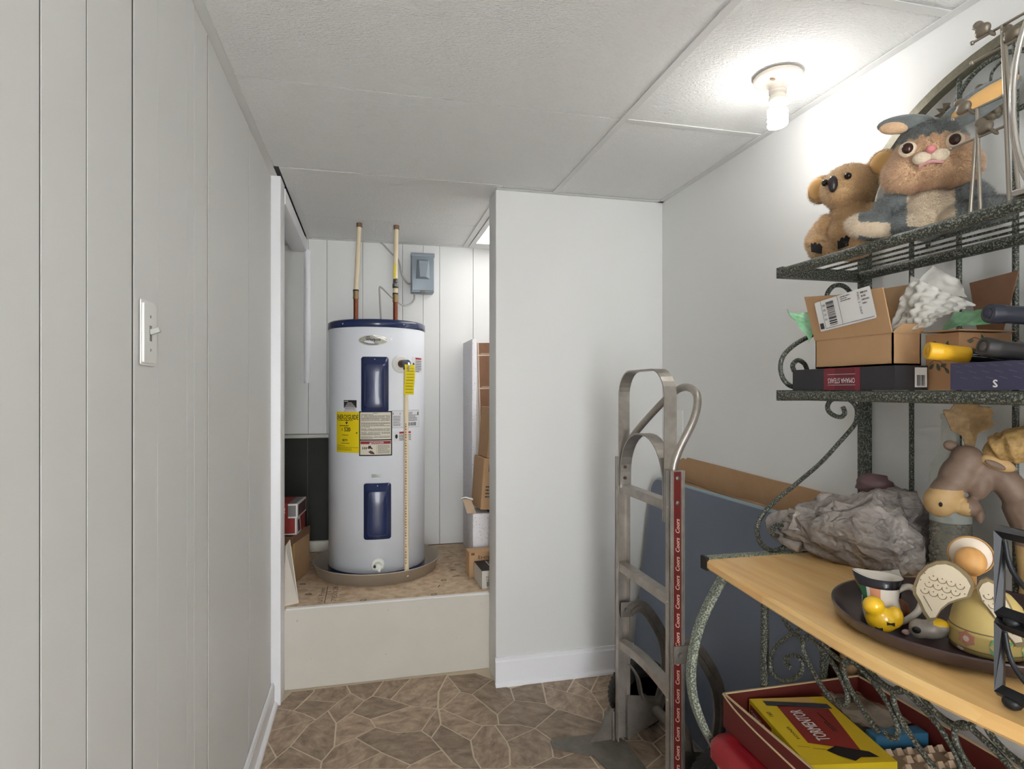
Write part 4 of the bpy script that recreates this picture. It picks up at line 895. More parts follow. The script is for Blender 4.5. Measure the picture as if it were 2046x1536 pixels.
# shelves
def shelf(z, name):
    g = G()
    for x in (XF+.008, XB-.022): g.tube([(x, Y1+.0, z-.014), (x, Y0, z-.014)], .0125, 10)
    g.box(XF, XB-.014, Y1-.01, Y1+.012, z-.028, z); g.box(XF, XB-.014, Y0-.012, Y0+.01, z-.028, z)
    s = B(g, name, RACK, rk)
    x = XF+.035
    while x < XB-.035:
        B(G().box(x-.003, x+.003, Y0, Y1, z-.005, z-.001), 'slat', RACK, s); x += .046
    return s
shelf(MZ, 'middle_shelf'); shelf(TZ, 'top_shelf')
# oak top with bowed front and its iron frame
fr = [(XF-.222, Y1-.012), (.818, 1.157), (.802, .98), (.793, .86), (.793, .76), (.802, .66), (.818, .56), (.84, Y0+.012)]
poly = [(XB-.016, Y1-.012)]+[tuple(p[:2]) for p in cat([(a, b, 0) for a, b in fr], 5)]+[(XB-.016, Y0+.012)]
g = G(); n = len(poly); cxy = Vector((1.07, .93))
def ring(k, z):
    out = []
    for a, b in poly:
        q = Vector((a, b)); onfront = a < 1.2
        out.append(Vector((a+(k if onfront else 0), b, z)))
    return out
R4 = [ring(.006, WT-.026), ring(0, WT-.02), ring(0, WT-.006), ring(.006, WT)]
vs = sum(R4, []); g.add(vs, [(k*n+i, k*n+(i+1) % n, (k+1)*n+(i+1) % n, (k+1)*n+i) for k in range(3) for i in range(n)], 0)
g.add(R4[3], [tuple(range(n))]); g.add(R4[0], [tuple(range(n))[::-1]])
B(g, 'oak_shelf', OAK, rk)
for y in (Y1, Y0):
    SF = B(G().box(.846, XB-.014, y-.011, y+.013, WT-.026, WT+.004), 'shelf_rail', RACKL, rk)
    B(G().box(.838, .846, y-.013, y+.015, WT-.028, WT+.005), 'end_cap', BLACK, SF)
B(G().box(.9, XB-.014, Y1-.03, Y1-.012, WT-.05, WT-.027).box(XB-.03, XB-.014, Y0, Y1, WT-.05, WT-.027), 'under_frame', RACK, rk)
# bowed front legs
for y in (Y1+.001, Y0): B(G().strap(cat([(.912, y, WT-.03), (.898, y, .827), (.858, y, .766), (.822, y, .692), (.804, y, .604), (.808, y, .527), (.837, y, .446), (.88, y, .363), (.91, y, .24), (.90, y, .10), (.87, y, .008)], 6), (0, 1, 0), .022, .016), 'leg', RACKL, rk)
for y in (Y1, Y0):
    for x in (1.017, 1.2): B(G().cyl((x, y, .13), (x, y, WT-.027), .0105, n=10), 'end_bar', RACK, rk)
    B(G().box(.88, XB, y-.008, y+.008, .115, .135), 'end_rail', RACK, rk)
# end scrolls
def rod(pts, name, r=.0062, pl='y', val=Y1, par=rk, n=6):
    P = [(a, val, b) if pl == 'y' else (val, a, b) for a, b in pts]
    return B(G().tube(cat(P, n), r, 8), name, RACK, par)
S1 = [(1.262, 1.262), (1.268, 1.245), (1.256, 1.235), (1.236, 1.238), (1.217, 1.25), (1.213, 1.266), (1.225, 1.281), (1.25, 1.285), (1.28, 1.283), (1.305, 1.262), (1.308, 1.235), (1.296, 1.209), (1.25, 1.165), (1.191, 1.112), (1.12, 1.062), (1.066, 1.026), (1.02, .99), (.997, .958), (.996, .925), (1.013, .897), (1.045, .884), (1.078, .893), (1.094, .918), (1.086, .942), (1.064, .951), (1.045, .944), (1.042, .928), (1.058, .921)]
S2 = [(1.30, 1.53), (1.24, 1.49), (1.167, 1.458), (1.11, 1.43), (1.075, 1.40), (1.065, 1.368), (1.075, 1.336), (1.10, 1.318), (1.13, 1.32), (1.148, 1.345), (1.142, 1.375), (1.12, 1.388), (1.103, 1.375), (1.108, 1.358)]
S3 = [(1.30, 1.53), (1.29, 1.57), (1.265, 1.592), (1.235, 1.592), (1.215, 1.575), (1.21, 1.555), (1.222, 1.54), (1.238, 1.545)]
for y in (Y1, Y0):
    rod(S1, 'scroll', val=y); rod(S2, 'scroll', val=y); rod(S3, 'scroll', val=y)
# apron scrolls under the oak shelf
XA = 1.017
Bp = [(1.19, .845), (1.205, .79), (1.222, .752), (1.289, .695), (1.34, .645), (1.356, .603), (1.346, .577), (1.314, .575), (1.277, .593), (1.245, .624), (1.239, .651), (1.259, .66), (1.289, .645), (1.298, .627), (1.28, .621)]
rod(Bp, 'apron_scroll', .0058, 'x', XA)
for k in range(6):
    d = -.128*k
    rod([(1.335+d, .85), (1.328+d, .79), (1.315+d, .75), (1.298+d, .726), (1.265+d, .712), (1.232+d, .712), (1.207+d, .728), (1.20+d, .76), (1.196+d, .85)], 'apron_swag', .0056, 'x', XA)
    rod([(1.145+d, .608), (1.185+d, .632), (1.226+d, .668), (1.238+d, .70), (1.222+d, .7225), (1.19+d, .716), (1.15+d, .698), (1.12+d, .675), (1.10+d, .648), (1.102+d, .622), (1.118+d, .612), (1.132+d, .618)], 'apron_arch', .0056, 'x', XA)
# ================================================================ TOP SHELF
def xf(g, m): g.v = [m @ v for v in g.v]; return g
def toy_frame(x, y, z, deg): return Matrix.Translation((x, y, z)) @ Matrix.Rotation(math.radians(deg), 4, 'Z')
RX = lambda d: Matrix.Rotation(math.radians(d), 4, 'X'); RY = lambda d: Matrix.Rotation(math.radians(d), 4, 'Y'); RZ = lambda d: Matrix.Rotation(math.radians(d), 4, 'Z')
PLUSH = dict(rough=.95, sheen=.4)
TAN = M('plush_tan', (214, 178, 130), var=(40, .3), rgb2=(194, 156, 110), bump=(200, .5), **PLUSH)
TANI = M('plush_ear_lining', (226, 178, 112), **PLUSH)
PEACH = M('plush_peach', (226, 192, 156), var=(30, .3), rgb2=(212, 172, 134), bump=(200, .5), **PLUSH)
GREYF = M('plush_grey', (122, 127, 126), var=(40, .3), rgb2=(98, 103, 103), bump=(200, .5), **PLUSH)
CREAM = M('plush_cream', (222, 204, 178), bump=(200, .5), **PLUSH)
TANL = M('plush_tan_tip', (236, 206, 160), **PLUSH); PEACHL = M('plush_peach_tip', (242, 214, 182), **PLUSH); GREYL = M('plush_grey_tip', (150, 155, 153), **PLUSH); CREAML = M('plush_cream_tip', (238, 224, 202), **PLUSH)
GLASSY = M('glass_eye', (30, 22, 20), .08)
m = toy_frame(1.188, 1.275, TZ, -72)
t = thing('plush_koala', m.to_translation(), 'small tan plush koala with a black nose sitting on the top shelf', 'plush toy')
g = G(); g.ell((0, .005, .066), (.06, .05, .066)); g.ell((0, .0, .125), (.046, .042, .04)); g.ell((0, -.006, .186), (.065, .058, .058)); g.ell((0, -.03, .168), (.045, .045, .04))
for s in (-1, 1):
    g.tube(cat([(s*.046, 0, .118), (s*.07, -.015, .085), (s*.064, -.045, .055), (s*.046, -.066, .042)], 5), [.026]*5+[.025]*5+[.024]*5+[.02], 10)
    g.ell((s*.044, -.045, .026), (.026, .048, .025)); g.ell((s*.078+.0, .004, .204+(.016 if s > 0 else 0)), (.038, .017, .038))
g = fuse(g, .004, 6); paint(g, lambda c: 0); xf(g, m)
b = B(g, 'body', [TAN], t); fur(g, t, [TAN, TANL], 30000, .009, 3)
for s in (-1, 1):
    B(xf(G().ell((s*.081, -.012, .205+(.016 if s > 0 else 0)), (.026, .007, .026)), m), 'ear_lining', TANI, t)
    B(xf(G().ell((s*.029, -.062, .196), (.0085, .008, .0085), n=14), m), 'eye', GLASSY, t)
    B(xf(G().prism([(-.012, -.012), (.012, -.014), (.014, .004), (.008, .012), (.003, .006), (-.003, .013), (-.008, .006), (-.013, .01)], (s*.034, -.094, .03), (1, 0, .3*s), (0, 0, 1), -.006), m), 'paw_patch', M('felt_black', (34, 32, 32), .9), t)
B(xf(G().ell((0, -.077, .182), (.0115, .011, .021), n=16), m), 'nose', M('nose_plastic', (52, 46, 46), .25), t)
m = toy_frame(1.183, 1.048, TZ, -48)
t = thing('plush_rabbit', m.to_translation(), 'grey and peach plush rabbit with long ears on the top shelf', 'plush toy')
g = G(); g.ell((0, -.012, .163), (.076, .066, .066)); g.ell((0, -.004, .192), (.066, .06, .06))
for s in (-1, 1): g.ell((s*.042, -.02, .142), (.048, .05, .046))
g = fuse(g, .0035, 9)
def hp_(c):
    return 1 if (c.y > .012 or c.z > .205-.10*max(0, abs(c.x)-.04)+.004*math.sin(c.x*300)) else 0
hg = paint(g, hp_); hx = xf(hg, m); B(hx, 'head', [PEACH, GREYF], t); fur(hx, t, [PEACH, GREYF, PEACHL, GREYL], 30000, .009, 4)
g = G(); g.ell((0, .006, .055), (.06, .05, .058))
for s in (-1, 1):
    g.ell((s*.072, -.008, .082), (.028, .028, .045), RY(s*-48)); g.ell((s*.05, -.02, .03), (.04, .045, .03))
g.ell((-.105, -.03, .036), (.058, .028, .032), RY(18)); g.ell((.095, -.045, .032), (.05, .03, .03), RY(-12))
g = fuse(g, .0035, 9); paint(g, lambda c: 1 if (abs(c.x) < .042 and c.y < -.0 and c.z > .02) else (1 if (c.x < -.132 or (c.x < -.07 and c.y < -.045 and c.z < .034+(-.07-c.x)*.2)) else 0))
xf(g, m); B(g, 'body', [GREYF, CREAM], t); fur(g, t, [GREYF, CREAM, GREYL, CREAML], 28000, .009, 6)
g = G().ell((-.045, -.022, .252), (.054, .018, .02), RY(8)); e1 = B(xf(g, m), 'ear', GREYF, t); B(xf(G().ell((-.064, -.03, .246), (.030, .012, .014), RY(8)), m), 'ear_lining', PEACH, e1)
g = G().ell((.083, .02, .279), (.08, .016, .03), RY(-28)); e2 = B(xf(g, m), 'ear', GREYF, t); B(xf(G().ell((.092, .009, .285), (.064, .009, .017), RY(-28)), m), 'ear_lining', TANI, e2)
for s in (-1, 1):
    B(xf(G().ell((s*.040, -.070, .180), (.017, .009, .016), n=16), m), 'eye_patch', CREAM, t)
    B(xf(G().ell((s*.040, -.078, .180), (.0105, .007, .0115), n=16), m), 'eye', M('amber_eye', (56, 30, 24), .1), t)
    B(xf(G().ell((s*.015, -.079, .153), (.0175, .012, .013), n=16), m), 'muzzle', CREAM, t)
B(xf(G().ell((0, -.087, .166), (.009, .008, .008), n=16), m), 'nose', M('felt_pink', (214, 134, 138), .9), t)
B(xf(G().tube(cat([(-.02, -.079, .138), (0, -.083, .142), (.02, -.079, .138)], 5), .0035, 6), m), 'mouth', M('felt_rose', (206, 150, 150), .9), t)
# wire perch stand with small metal birds
t = thing('wire_stand', (1.122, .87, TZ), 'silvery wire stand with little metal birds perched on its rods', 'wire stand')
WR = M('wire_metal', (178, 170, 158), .3, .85); BM = M('bird_pewter', (138, 128, 114), .45, .6)
for (x, y, xt, yt, z) in ((1.124, .913, 1.125, .902, 1.787), (1.125, .893, 1.125, .90, 1.843), (1.119, .836, 1.125, .853, 1.973), (1.119, .819, 1.125, .848, 1.934)):
    B(G().cyl((x, y, TZ), (xt, yt, z), .0034, n=8), 'upright', WR, t)
for y0, y1, z, ys_ in ((.9526, .85, 1.787, (.883,)), (.947, .852, 1.843, (.925,)), (.909, .80, 1.934, (.835,)), (.909, .79, 1.972, (.888,))):
    p = B(G().cyl((1.125, y0, z), (1.125, y1, z), .0026, n=8).ell((1.125, y0, z), .0045, n=8), 'perch', WR, t)
    for y in ys_:
        g = G(); g.ell((1.124, y, z+.012), (.010, .015, .0115), RX(-25)); g.ell((1.123, y+.008, z+.025), (.0085, .0095, .0085)); g.ell((1.125, y-.016, z-.002), (.005, .011, .004), RX(50)); g.cyl((1.123, y+.015, z+.025), (1.123, y+.022, z+.023), .003, .0005, 6)
        g = fuse(g, .002, 2); B(g, 'bird', BM, p)
t = thing('oval_wire_frame', (1.10, .76, TZ), 'shiny chrome oval wire frame at the end of the top shelf', 'wire frame')
for k, (a, b, x) in enumerate(((.056, .165, 1.10), (.046, .15, 1.09))): B(G().tube([(x, .762+a*math.cos(q*math.pi/20), TZ+.172+b*math.sin(q*math.pi/20)) for q in range(40)], .0045, 8, closed=True), 'oval_ring', CHROME, t)
B(G().rbox(1.06, 1.15, .73, .79, TZ, TZ+.012, .003), 'foot', CHROME, t)
# ================================================================ MIDDLE SHELF
t = thing('steak_box', (1.12, 1.2, MZ), 'flat black box with a maroon band and upside-down lettering', 'box')
g = G(); g.box(1.075, 1.16, 1.034, 1.345, MZ, MZ+.052); f = plane_map((1.075, 1.2, MZ+.026), (0, -1, 0), (0, 0, 1))
MAR = M('maroon_print', (122, 42, 52), .5)
pr_rect(g, f, -.035, .075, -.026, .026, 1); pr_rect(g, f, .0, .06, -.026, .026, 2, .0009); pr_text(g, f, 'OMAHA STEAKS', .02, -.004, .012, 3, .0014, wid=.082, rot=math.pi)
for b in (-.0145, .0105): pr_rect(g, f, -.022, .062, b, b+.0007, 3, .0014)
f2 = plane_map((1.1175, 1.034, MZ+.026), (1, 0, 0), (0, 0, 1)); pr_rect(g, f2, .008, .04, -.02, .022, 3); barcode(g, f2, .013, .034, -.017, .006, 0, RN)
B(g, 'body', [M('box_charcoal', (48, 47, 50), .5), MAR, M('maroon_dark', (104, 34, 44), .5), PAPER], t)
bz = MZ+.053
t = thing('shipping_box', (1.12, 1.16, bz), 'open brown shipping box with a white address label on its raised flap', 'box')
g = G(); x0, x1, y0, y1, z1 = 1.086, 1.16, 1.05, 1.276, bz+.07
g.box(x0, x1, y0, y1, bz, bz+.004); g.box(x0, x0+.003, y0, y1, bz, z1); g.box(x1-.003, x1, y0, y1, bz, z1); g.box(x0, x1, y0, y0+.003, bz, z1); g.box(x0, x1, y1-.003, y1, bz, z1)
B(g, 'body', CARD, t)
def flap(p, name='flap', mat=CARD, th=.003):
    P = [Vector(q) for q in p]; n = (P[1]-P[0]).cross(P[3]-P[0]).normalized()*th; Q = [q+n for q in P]
    return B(G().add(P+Q, [(3, 2, 1, 0), (4, 5, 6, 7), (0, 1, 5, 4), (1, 2, 6, 5), (2, 3, 7, 6), (3, 0, 4, 7)]), name, mat, t)
fp_ = flap([(x0, y1, z1), (x0, y0, z1), (x0-.018, y0+.006, 1.527), (x0-.018, y1+.012, 1.534)])
flap([(x1, y1, z1), (x0, y1, z1), (x0-.006, y1+.03, 1.545), (x1+.01, y1+.02, 1.552)]); flap([(x1, y0, z1), (x1, y1, z1), (x1+.03, y1-.01, 1.552), (x1+.03, y0+.01, 1.545)], mat=CARD2)
flap([(x0, y0, z1), (x1, y0, z1), (x1, y0-.012, z1+.02), (x0+.01, y0-.012, z1+.018)], mat=CARD2)
o = Vector((x0-.0155, 1.168, 1.492)); a_ = Vector((0, -1, 0)); b_ = Vector((-.18, 0, .984)).normalized(); q_ = math.radians(5)
f = plane_map(o, a_*math.cos(q_)+b_*math.sin(q_), b_*math.cos(q_)-a_*math.sin(q_)); g = G(); pr_poly(g, f, rrect(-.083, .087, -.035, .037, .004), 0, .0016)
pr_rect(g, f, -.062, -.061, -.03, .037, 1, .0032); pr_rect(g, f, -.008, -.007, -.03, .037, 1, .0032); pr_rect(g, f, -.062, .083, -.031, -.030, 1, .0032)
barcode(g, f, -.046, -.022, -.026, .03, 1, RN, False, .0032); pr_text(g, f, 'MAIL 2 - DAY', .052, .006, .0055, 1, .0032, wid=.05, rot=-math.pi/2)
pr_lines(g, f, .06, .08, .0, .032, 4, 2, RN, .0032); pr_lines(g, f, .0, .03, .02, .034, 3, 2, RN, .0032); pr_lines(g, f, -.058, -.05, -.015, .03, 4, 2, RN, .0032); pr_rect(g, f, -.078, -.066, -.03, -.016, 2, .0032)
B(g, 'address_label', [PAPER, BLACK, DKGREY], t)
# leaf-print box
t = thing('leaf_print_box', (1.23, 1.03, MZ), 'tan paperboard box printed with leafy vines', 'box')
g = G(); X0, X1, YA, YB, ZT = 1.168, 1.305, .972, 1.046, MZ+.118; g.box(X0, X1, YA, YB, MZ, ZT)
LFG = M('leaf_green', (84, 96, 78), .7); LFR = M('vine_brown', (120, 72, 58), .7)
def vine(f, pts, leaves):
    for a, b in zip(pts[:-1], pts[1:]):
        d = Vector((b[0]-a[0], b[1]-a[1])); q = Vector((-d.y, d.x)).normalized()*.0007; pr_poly(g, f, [(a[0]+q.x, a[1]+q.y), (b[0]+q.x, b[1]+q.y), (b[0]-q.x, b[1]-q.y), (a[0]-q.x, a[1]-q.y)], 2)
    for a, b, r, s in leaves: pr_poly(g, f, [(a+s*(x*math.cos(r)-y*math.sin(r)), b+s*(x*math.sin(r)+y*math.cos(r))) for x, y in ((-1, 0), (-.4, .45), (.3, .4), (1, 0), (.3, -.4), (-.4, -.45))], 1, .0013)
f = plane_map((X0, YB, MZ), (0, -1, 0), (0, 0, 1)); vine(f, [(.01, .055), (.02, .063), (.035, .06), (.045, .045)], [(.015, .05, .8, .008), (.03, .048, 1.9, .009), (.042, .052, .3, .008), (.05, .04, 2.2, .008), (.02, .1, .3, .007), (.05, .095, 1.2, .008)])
f = plane_map((X0, YA, MZ), (1, 0, 0), (0, 0, 1)); vine(f, [(.02, .1), (.04, .108), (.07, .1), (.1, .105)], [(.03, .1, .2, .008), (.06, .108, 2, .008), (.09, .098, .7, .008)])
B(g, 'body', [M('leafbox_tan', (190, 146, 106), .7), LFG, LFR], t)
flap([(X0-.012, YA-.01, ZT+.002), (X1, YA-.01, ZT+.002), (X1, YB+.0, ZT+.006), (X0-.014, YB+.0, ZT+.004)], 'lid', CARD)
flap([(X1+.004, YA+.02, ZT+.008), (X1+.004, YB, ZT+.008), (X1+.006, YB+.02, 1.548), (X1+.006, YA-.01, 1.556)], 'raised_flap', CARDD)
def crumple(p00, p10, p01, p11, n, amp, fq, seed=0, bub=0):
    P = [Vector(p) for p in (p00, p10, p01, p11)]; nn = (P[1]-P[0]).cross(P[2]-P[0]).normalized()
    def fn(u, v):
        p = P[0]*(1-u)*(1-v)+P[1]*u*(1-v)+P[2]*(1-u)*v+P[3]*u*v
        k = noise.noise(p*fq+Vector((seed, 0, 0)))*amp+abs(noise.noise(p*fq*2.3+Vector((0, seed, 0))))*amp*.8
        if bub: k += bub*abs(math.sin(u*n*.5)*math.sin(v*n*.5))
        return p+nn*k+Vector((noise.noise(p*fq+Vector((9, seed, 0))), noise.noise(p*fq+Vector((seed, 7, 0))), 0))*amp*.5
    return G().surf(fn, n, n, 0, True)
BW = M('bubble_wrap', (238, 236, 228), .2, alpha=.75, spec=.8)
g = crumple((1.140, 1.125, 1.435), (1.115, .985, 1.440), (1.180, 1.09, 1.562), (1.20, .955, 1.478), 40, .012, 22, 3, .007); g.join(crumple((1.185, 1.1, 1.53), (1.21, .985, 1.50), (1.19, 1.05, 1.578), (1.205, 1.0, 1.54), 14, .008, 30, 5, .003))
B(fuse(xf(G().join(g), Matrix.Identity(4)), .003, 1) if False else g, 'bubble_wrap', BW, label='crumpled clear bubble wrap bulging out of the boxes on the middle shelf', cat_='bubble wrap')
GRN = M('green_film', (84, 176, 112), .2, alpha=.8, spec=.8, var=(30, .2), rgb2=(160, 214, 170))
B(crumple((1.055, 1.345, 1.52), (1.09, 1.30, 1.43), (1.062, 1.325, 1.505), (1.10, 1.288, 1.505), 14, .012, 40, 1), 'green_film', GRN, label='green plastic film poking out behind the raised box flap', cat_='plastic film')
B(crumple((1.20, 1.04, 1.437), (1.19, .93, 1.44), (1.23, 1.03, 1.475), (1.22, .93, 1.47), 14, .008, 40, 2), 'green_film', GRN, label='green plastic film lying on the leaf print box', cat_='plastic film')
# blue box with bottles lying on it
t = thing('blue_box', (1.1, .77, MZ), 'dark blue shrink-wrapped flat box under the bottles', 'box')
g = G(); g.box(1.068, 1.138, .62, .905, MZ, MZ+.050); f = plane_map((1.068, .80, MZ), (0, -1, 0), (0, 0, 1)); pr_text(g, f, 'S', -.021, .011, .013, 1, .0012, bold=.0008)
for k in range(26):
    a = -.1+.0078*k; y = .046-.011*(k % 3); pr_poly(g, f, [(a, y), (a+.014, y-.004), (a+.014, y-.0046), (a, y-.0008)], 2, .0009)
B(g, 'body', [M('box_navy', (60, 58, 84), .35, coat=.3), PAPER, M('box_sheen', (104, 102, 128), .4)], t)
def bottle(tip, d, label, cap, capcol, L_=.272):
    tip = Vector(tip); d = Vector(d).normalized(); t = thing('wine_bottle', tip, label, 'bottle', 'bottles lying on the middle shelf')
    a = d.orthogonal().normalized(); b = d.cross(a)
    def lat(pr, n=24):
        g = G(); vs = []
        for r, s in pr: vs += [tip+d*s+(a*math.cos(2*math.pi*i/n)+b*math.sin(2*math.pi*i/n))*r for i in range(n)]
        g.add(vs, [(k*n+i, (k+1)*n+i, (k+1)*n+(i+1) % n, k*n+(i+1) % n) for k in range(len(pr)-1) for i in range(n)], 0, True); return g
    B(lat([(.0, .012), (.0125, .012), (.0135, .085), (.018, .105), (.032, .13), (.037, .15), (.037, L_-.006), (.03, L_), (0, L_)]), 'glass', M('bottle_glass', (18, 22, 18), .08, coat=.3), t)
    c = B(lat([(0, .0015), (.009, .0015), (.0105, 0), (.0155, 0), (.017, .003), (.0165, .02), (.0168, .021), (.016, .024), (.0162, .03), (.0155, .033), (.0158, .065), (.0155, .072), (.0145, .072)]), 'capsule', cap, t)
    B(lat([(0, .0004), (.0085, .0004), (.0085, .0012)]), 'capsule_end', capcol, c)
bottle((1.058, .945, 1.385), (.9, -.40, -.14), 'wine bottle with a bright yellow capsule lying on the blue box', M('capsule_yellow', (232, 178, 40), .4), MATS['capsule_yellow'])
bottle((1.056, .835, 1.385), (.95, -.27, -.15), 'dark wine bottle with a dusty black ringed capsule', M('capsule_black', (50, 48, 48), .45), M('capsule_dusty', (104, 96, 90), .7))
bottle((1.046, .818, 1.441), (.95, -.25, -.06), 'dark wine bottle with a slate blue capsule on top of another bottle', M('capsule_slate', (46, 48, 58), .25), M('capsule_blue', (62, 62, 82), .5))
# ================================================================ OAK SHELF
# crumpled grey bag
bc = Vector((1.193, 1.268, WT+.085)); dv_ = Vector((.60, -.80, 0)); pv = Vector((.80, .60, 0))
g = G(); n = 60; h = 30; vs = []
for j in range(h+1):
    tt = math.pi*j/h
    for i in range(n):
        a = 2*math.pi*i/n; d = Vector((math.sin(tt)*math.cos(a), math.sin(tt)*math.sin(a), math.cos(tt)))
        q = d*1.9; rg_ = lambda s, o: 1-2.4*abs(noise.noise(q*s+Vector(o)))
        k = 1+.22*noise.noise(q+Vector((4, 2, 1)))+.11*rg_(1.5, (1, 7, 3))+.10*rg_(2.9, (5, 1, 2))+.05*noise.noise(q*7)-.10
        s_ = .78+.30*d.x if d.x < 0 else .78+.42*math.sin(min(1, d.x*1.2)*1.9)
        p = bc+dv_*(d.x*.175*k)+pv*(d.y*.10*k*(.7+.3*s_))+Vector((0, 0, d.z*.115*k*s_-.012))
        p.z = max(p.z, WT+.0015); p.x = min(p.x, 1.318); q2 = Vector((p.x-1.278, p.y-1.083, 0))
        if q2.length < .046: p.x, p.y = 1.278+q2.x/q2.length*.046, 1.083+q2.y/q2.length*.046
        vs.append(p)
g.add(vs, [(j*n+i, (j+1)*n+i, (j+1)*n+(i+1) % n, j*n+(i+1) % n) for j in range(h) for i in range(n)], 0, True)
t = thing('plastic_bag', (bc.x, bc.y, WT), 'crumpled grey-brown plastic shopping bag on the oak shelf', 'bag')
B(g, 'bag_body', BAG, t)
B(G().ell((bc.x+.02, bc.y-.02, WT+.062), (.10, .062, .058), RZ(-53), 20, 0, lambda d: 1+.2*noise.noise(d*2)), 'contents', M('bag_contents', (96, 84, 84), .7, var=(14, .3), rgb2=(70, 64, 66)), t)
for k, (a, b_, c_, z_, s_) in enumerate(((-.10, -.055, .06, .10, 2), (-.02, -.06, .08, .125, 5), (.07, -.05, .07, .12, 8), (-.05, .0, .07, .135, 11), (.05, .01, .08, .15, 14), (-.13, -.02, .05, .085, 17))):
    c0 = Vector((bc.x, bc.y, WT+z_))+dv_*a+pv*b_
    B(crumple(c0-dv_*c_*.6-Vector((0, 0, .03)), c0+dv_*c_*.6-Vector((0, 0, .035)), c0-dv_*c_*.35+pv*.02+Vector((0, 0, .03)), c0+dv_*c_*.45+pv*.015+Vector((0, 0, .024)), 12, .022, 30, s_), 'film_fold', BAG, t)
B(fuse(G().tube(cat([bc-dv_*.13+Vector((0, 0, .0)), bc-dv_*.175+Vector((0, 0, -.0)), bc-dv_*.20+Vector((.0, 0, -.012)), bc-dv_*.185+Vector((-.015, -.02, -.04)), bc-dv_*.12+Vector((-.03, -.03, -.062))], 6), [.03-.0012*k for k in range(12)]+[.016]*13, 10), .004, 2), 'bag_handle', BAG, t)
B(xf(G().ell((0, 0, 0), (.042, .026, .028), RZ(-50), fn=lambda d: 1+.25*noise.noise(d*2.5)), Matrix.Translation((1.243, 1.255, WT+.192))), 'red_bundle', M('bundle_maroon', (112, 76, 78), .5, var=(20, .3), rgb2=(88, 78, 78), bump=(60, .5)), t)
# frosted bottle with pebbles
bx, by = 1.278, 1.083
t = thing('frosted_bottle', (bx, by, WT), 'tall frosted glass bottle filled with dark pebbles', 'bottle')
B(G().lathe([(.036, WT+.001), (.0395, WT+.008), (.0395, WT+.137)], (bx, by, 0), 36), 'clear_section', M('clear_glass', (206, 214, 206), .1, alpha=.14, spec=.7), t)
B(G().lathe([(.0395, WT+.137), (.0395, WT+.235), (.036, WT+.262), (.024, WT+.29), (.0175, WT+.31), (.0165, WT+.365), (.0185, WT+.367), (.0185, WT+.378), (.0135, WT+.379)], (bx, by, 0), 36), 'glass', M('frosted_glass', (214, 220, 210), .4, alpha=.42, spec=.6), t)
g = G().lathe([(0, WT+.004), (.0345, WT+.006), (.0345, WT+.132), (0, WT+.134)], (bx, by, 0), 28); rp = random.Random(12)
for k in range(420):
    a = rp.uniform(0, 6.28); z = WT+.035+rp.random()*.10; g.ell((bx+.0345*math.cos(a), by+.0345*math.sin(a), z), (rp.uniform(.004, .007), rp.uniform(.004, .007), rp.uniform(.003, .006)), RZ(rp.uniform(0, 180)), 8)
B(g, 'pebbles', M('pebble_dark', (74, 68, 58), .5, var=(40, .35), rgb2=(120, 110, 92)), t, kind='stuff')
B(G().lathe([(.040, WT+.012), (.0425, WT+.02), (.0415, WT+.034), (.040, WT+.036)], (bx, by, 0), 28), 'green_band', M('felt_green', (52, 116, 48), .8), t)
# moose
m = toy_frame(1.213, .985, 0, -51); K = .001037
def mp(u, v, y=0): return ((u-1945)*K, y, 1.307-(v-780)*K)
t = thing('moose_figurine', (1.28, .9, WT), 'carved brown moose figurine with broad antlers and a tan muzzle', 'figurine')
g = G()
g.ell(mp(1897, 1004, -.02), (.031, .03, .033)); g.ell(mp(1906, 985, -.015), (.03, .03, .04), RY(25)); g.ell(mp(1925, 950, -.005), (.033, .03, .045), RY(20)); g.ell(mp(1940, 918), (.030, .028, .03)); g.ell(mp(1960, 965, 0), (.022, .022, .034), RY(10)); g.ell(mp(1958, 1022, -.006), (.010, .01, .024), RY(-10)); g.ell(mp(1940, 1012, -.01), (.025, .022, .02))
g.tube(cat([mp(1950, 945, .01), mp(1985, 945, .012), mp(2015, 980, .015), mp(2035, 1030, .015), mp(2052, 1060, .02), mp(2100, 1075, .02), mp(2140, 1080, .02)], 5), [.026]*6+[.028]*6+[.034]*6+[.042]*6+[.044]*7, 14)
for u, y in ((2031, -.005), (2050, .035), (2118, -.005), (2130, .035)):
    zb = WT+.0012; x = (u-1945)*K
    g.tube([(x+.004, y+.005, 1.03), (x, y, .97), (x-.001, y, .915), (x-.002, y, zb+.006)], [.026, .017, .011, .014], 10)
def mo(c):
    a = c.x/K+1945; v = 780+(1.307-c.z)/K
    if v > 978 and a < 1935+.3*(v-978) and a < 1945: return 1
    if a > 1990 and v > 1075: return 1
    return 0
g = paint(fuse(g, .003, 8), mo); zmin = min(v.z for v in g.v)
for v in g.v: v.z = max(v.z, WT+.0006)
MB_ = M('moose_brown', (134, 112, 96), .55, var=(26, .3), rgb2=(104, 84, 70), bump=(40, .2)); MT_ = M('moose_tan', (196, 164, 112), .55, var=(26, .3), rgb2=(166, 132, 88))
B(xf(g, m), 'body', [MB_, MT_], t)
ANT = M('antler_resin', (146, 118, 78), .6, var=(60, .3), rgb2=(96, 74, 48), bump=(60, .6)); ANL = M('antler_light', (206, 170, 108), .6, var=(70, .25), rgb2=(122, 92, 56), bump=(50, 1))
pts = [(1908, 842), (1902, 830), (1900, 818), (1912, 820), (1920, 806), (1935, 803), (1955, 803), (1962, 812), (1978, 812), (1984, 824), (1978, 834), (1985, 846), (1974, 858), (1958, 866), (1952, 896), (1938, 898), (1932, 872), (1914, 862)]
g = G()
N_ = len(pts); P = [Vector(mp(u, v, .004)) for u, v in pts]; c0 = Vector(mp(1943, 838, .022)); 
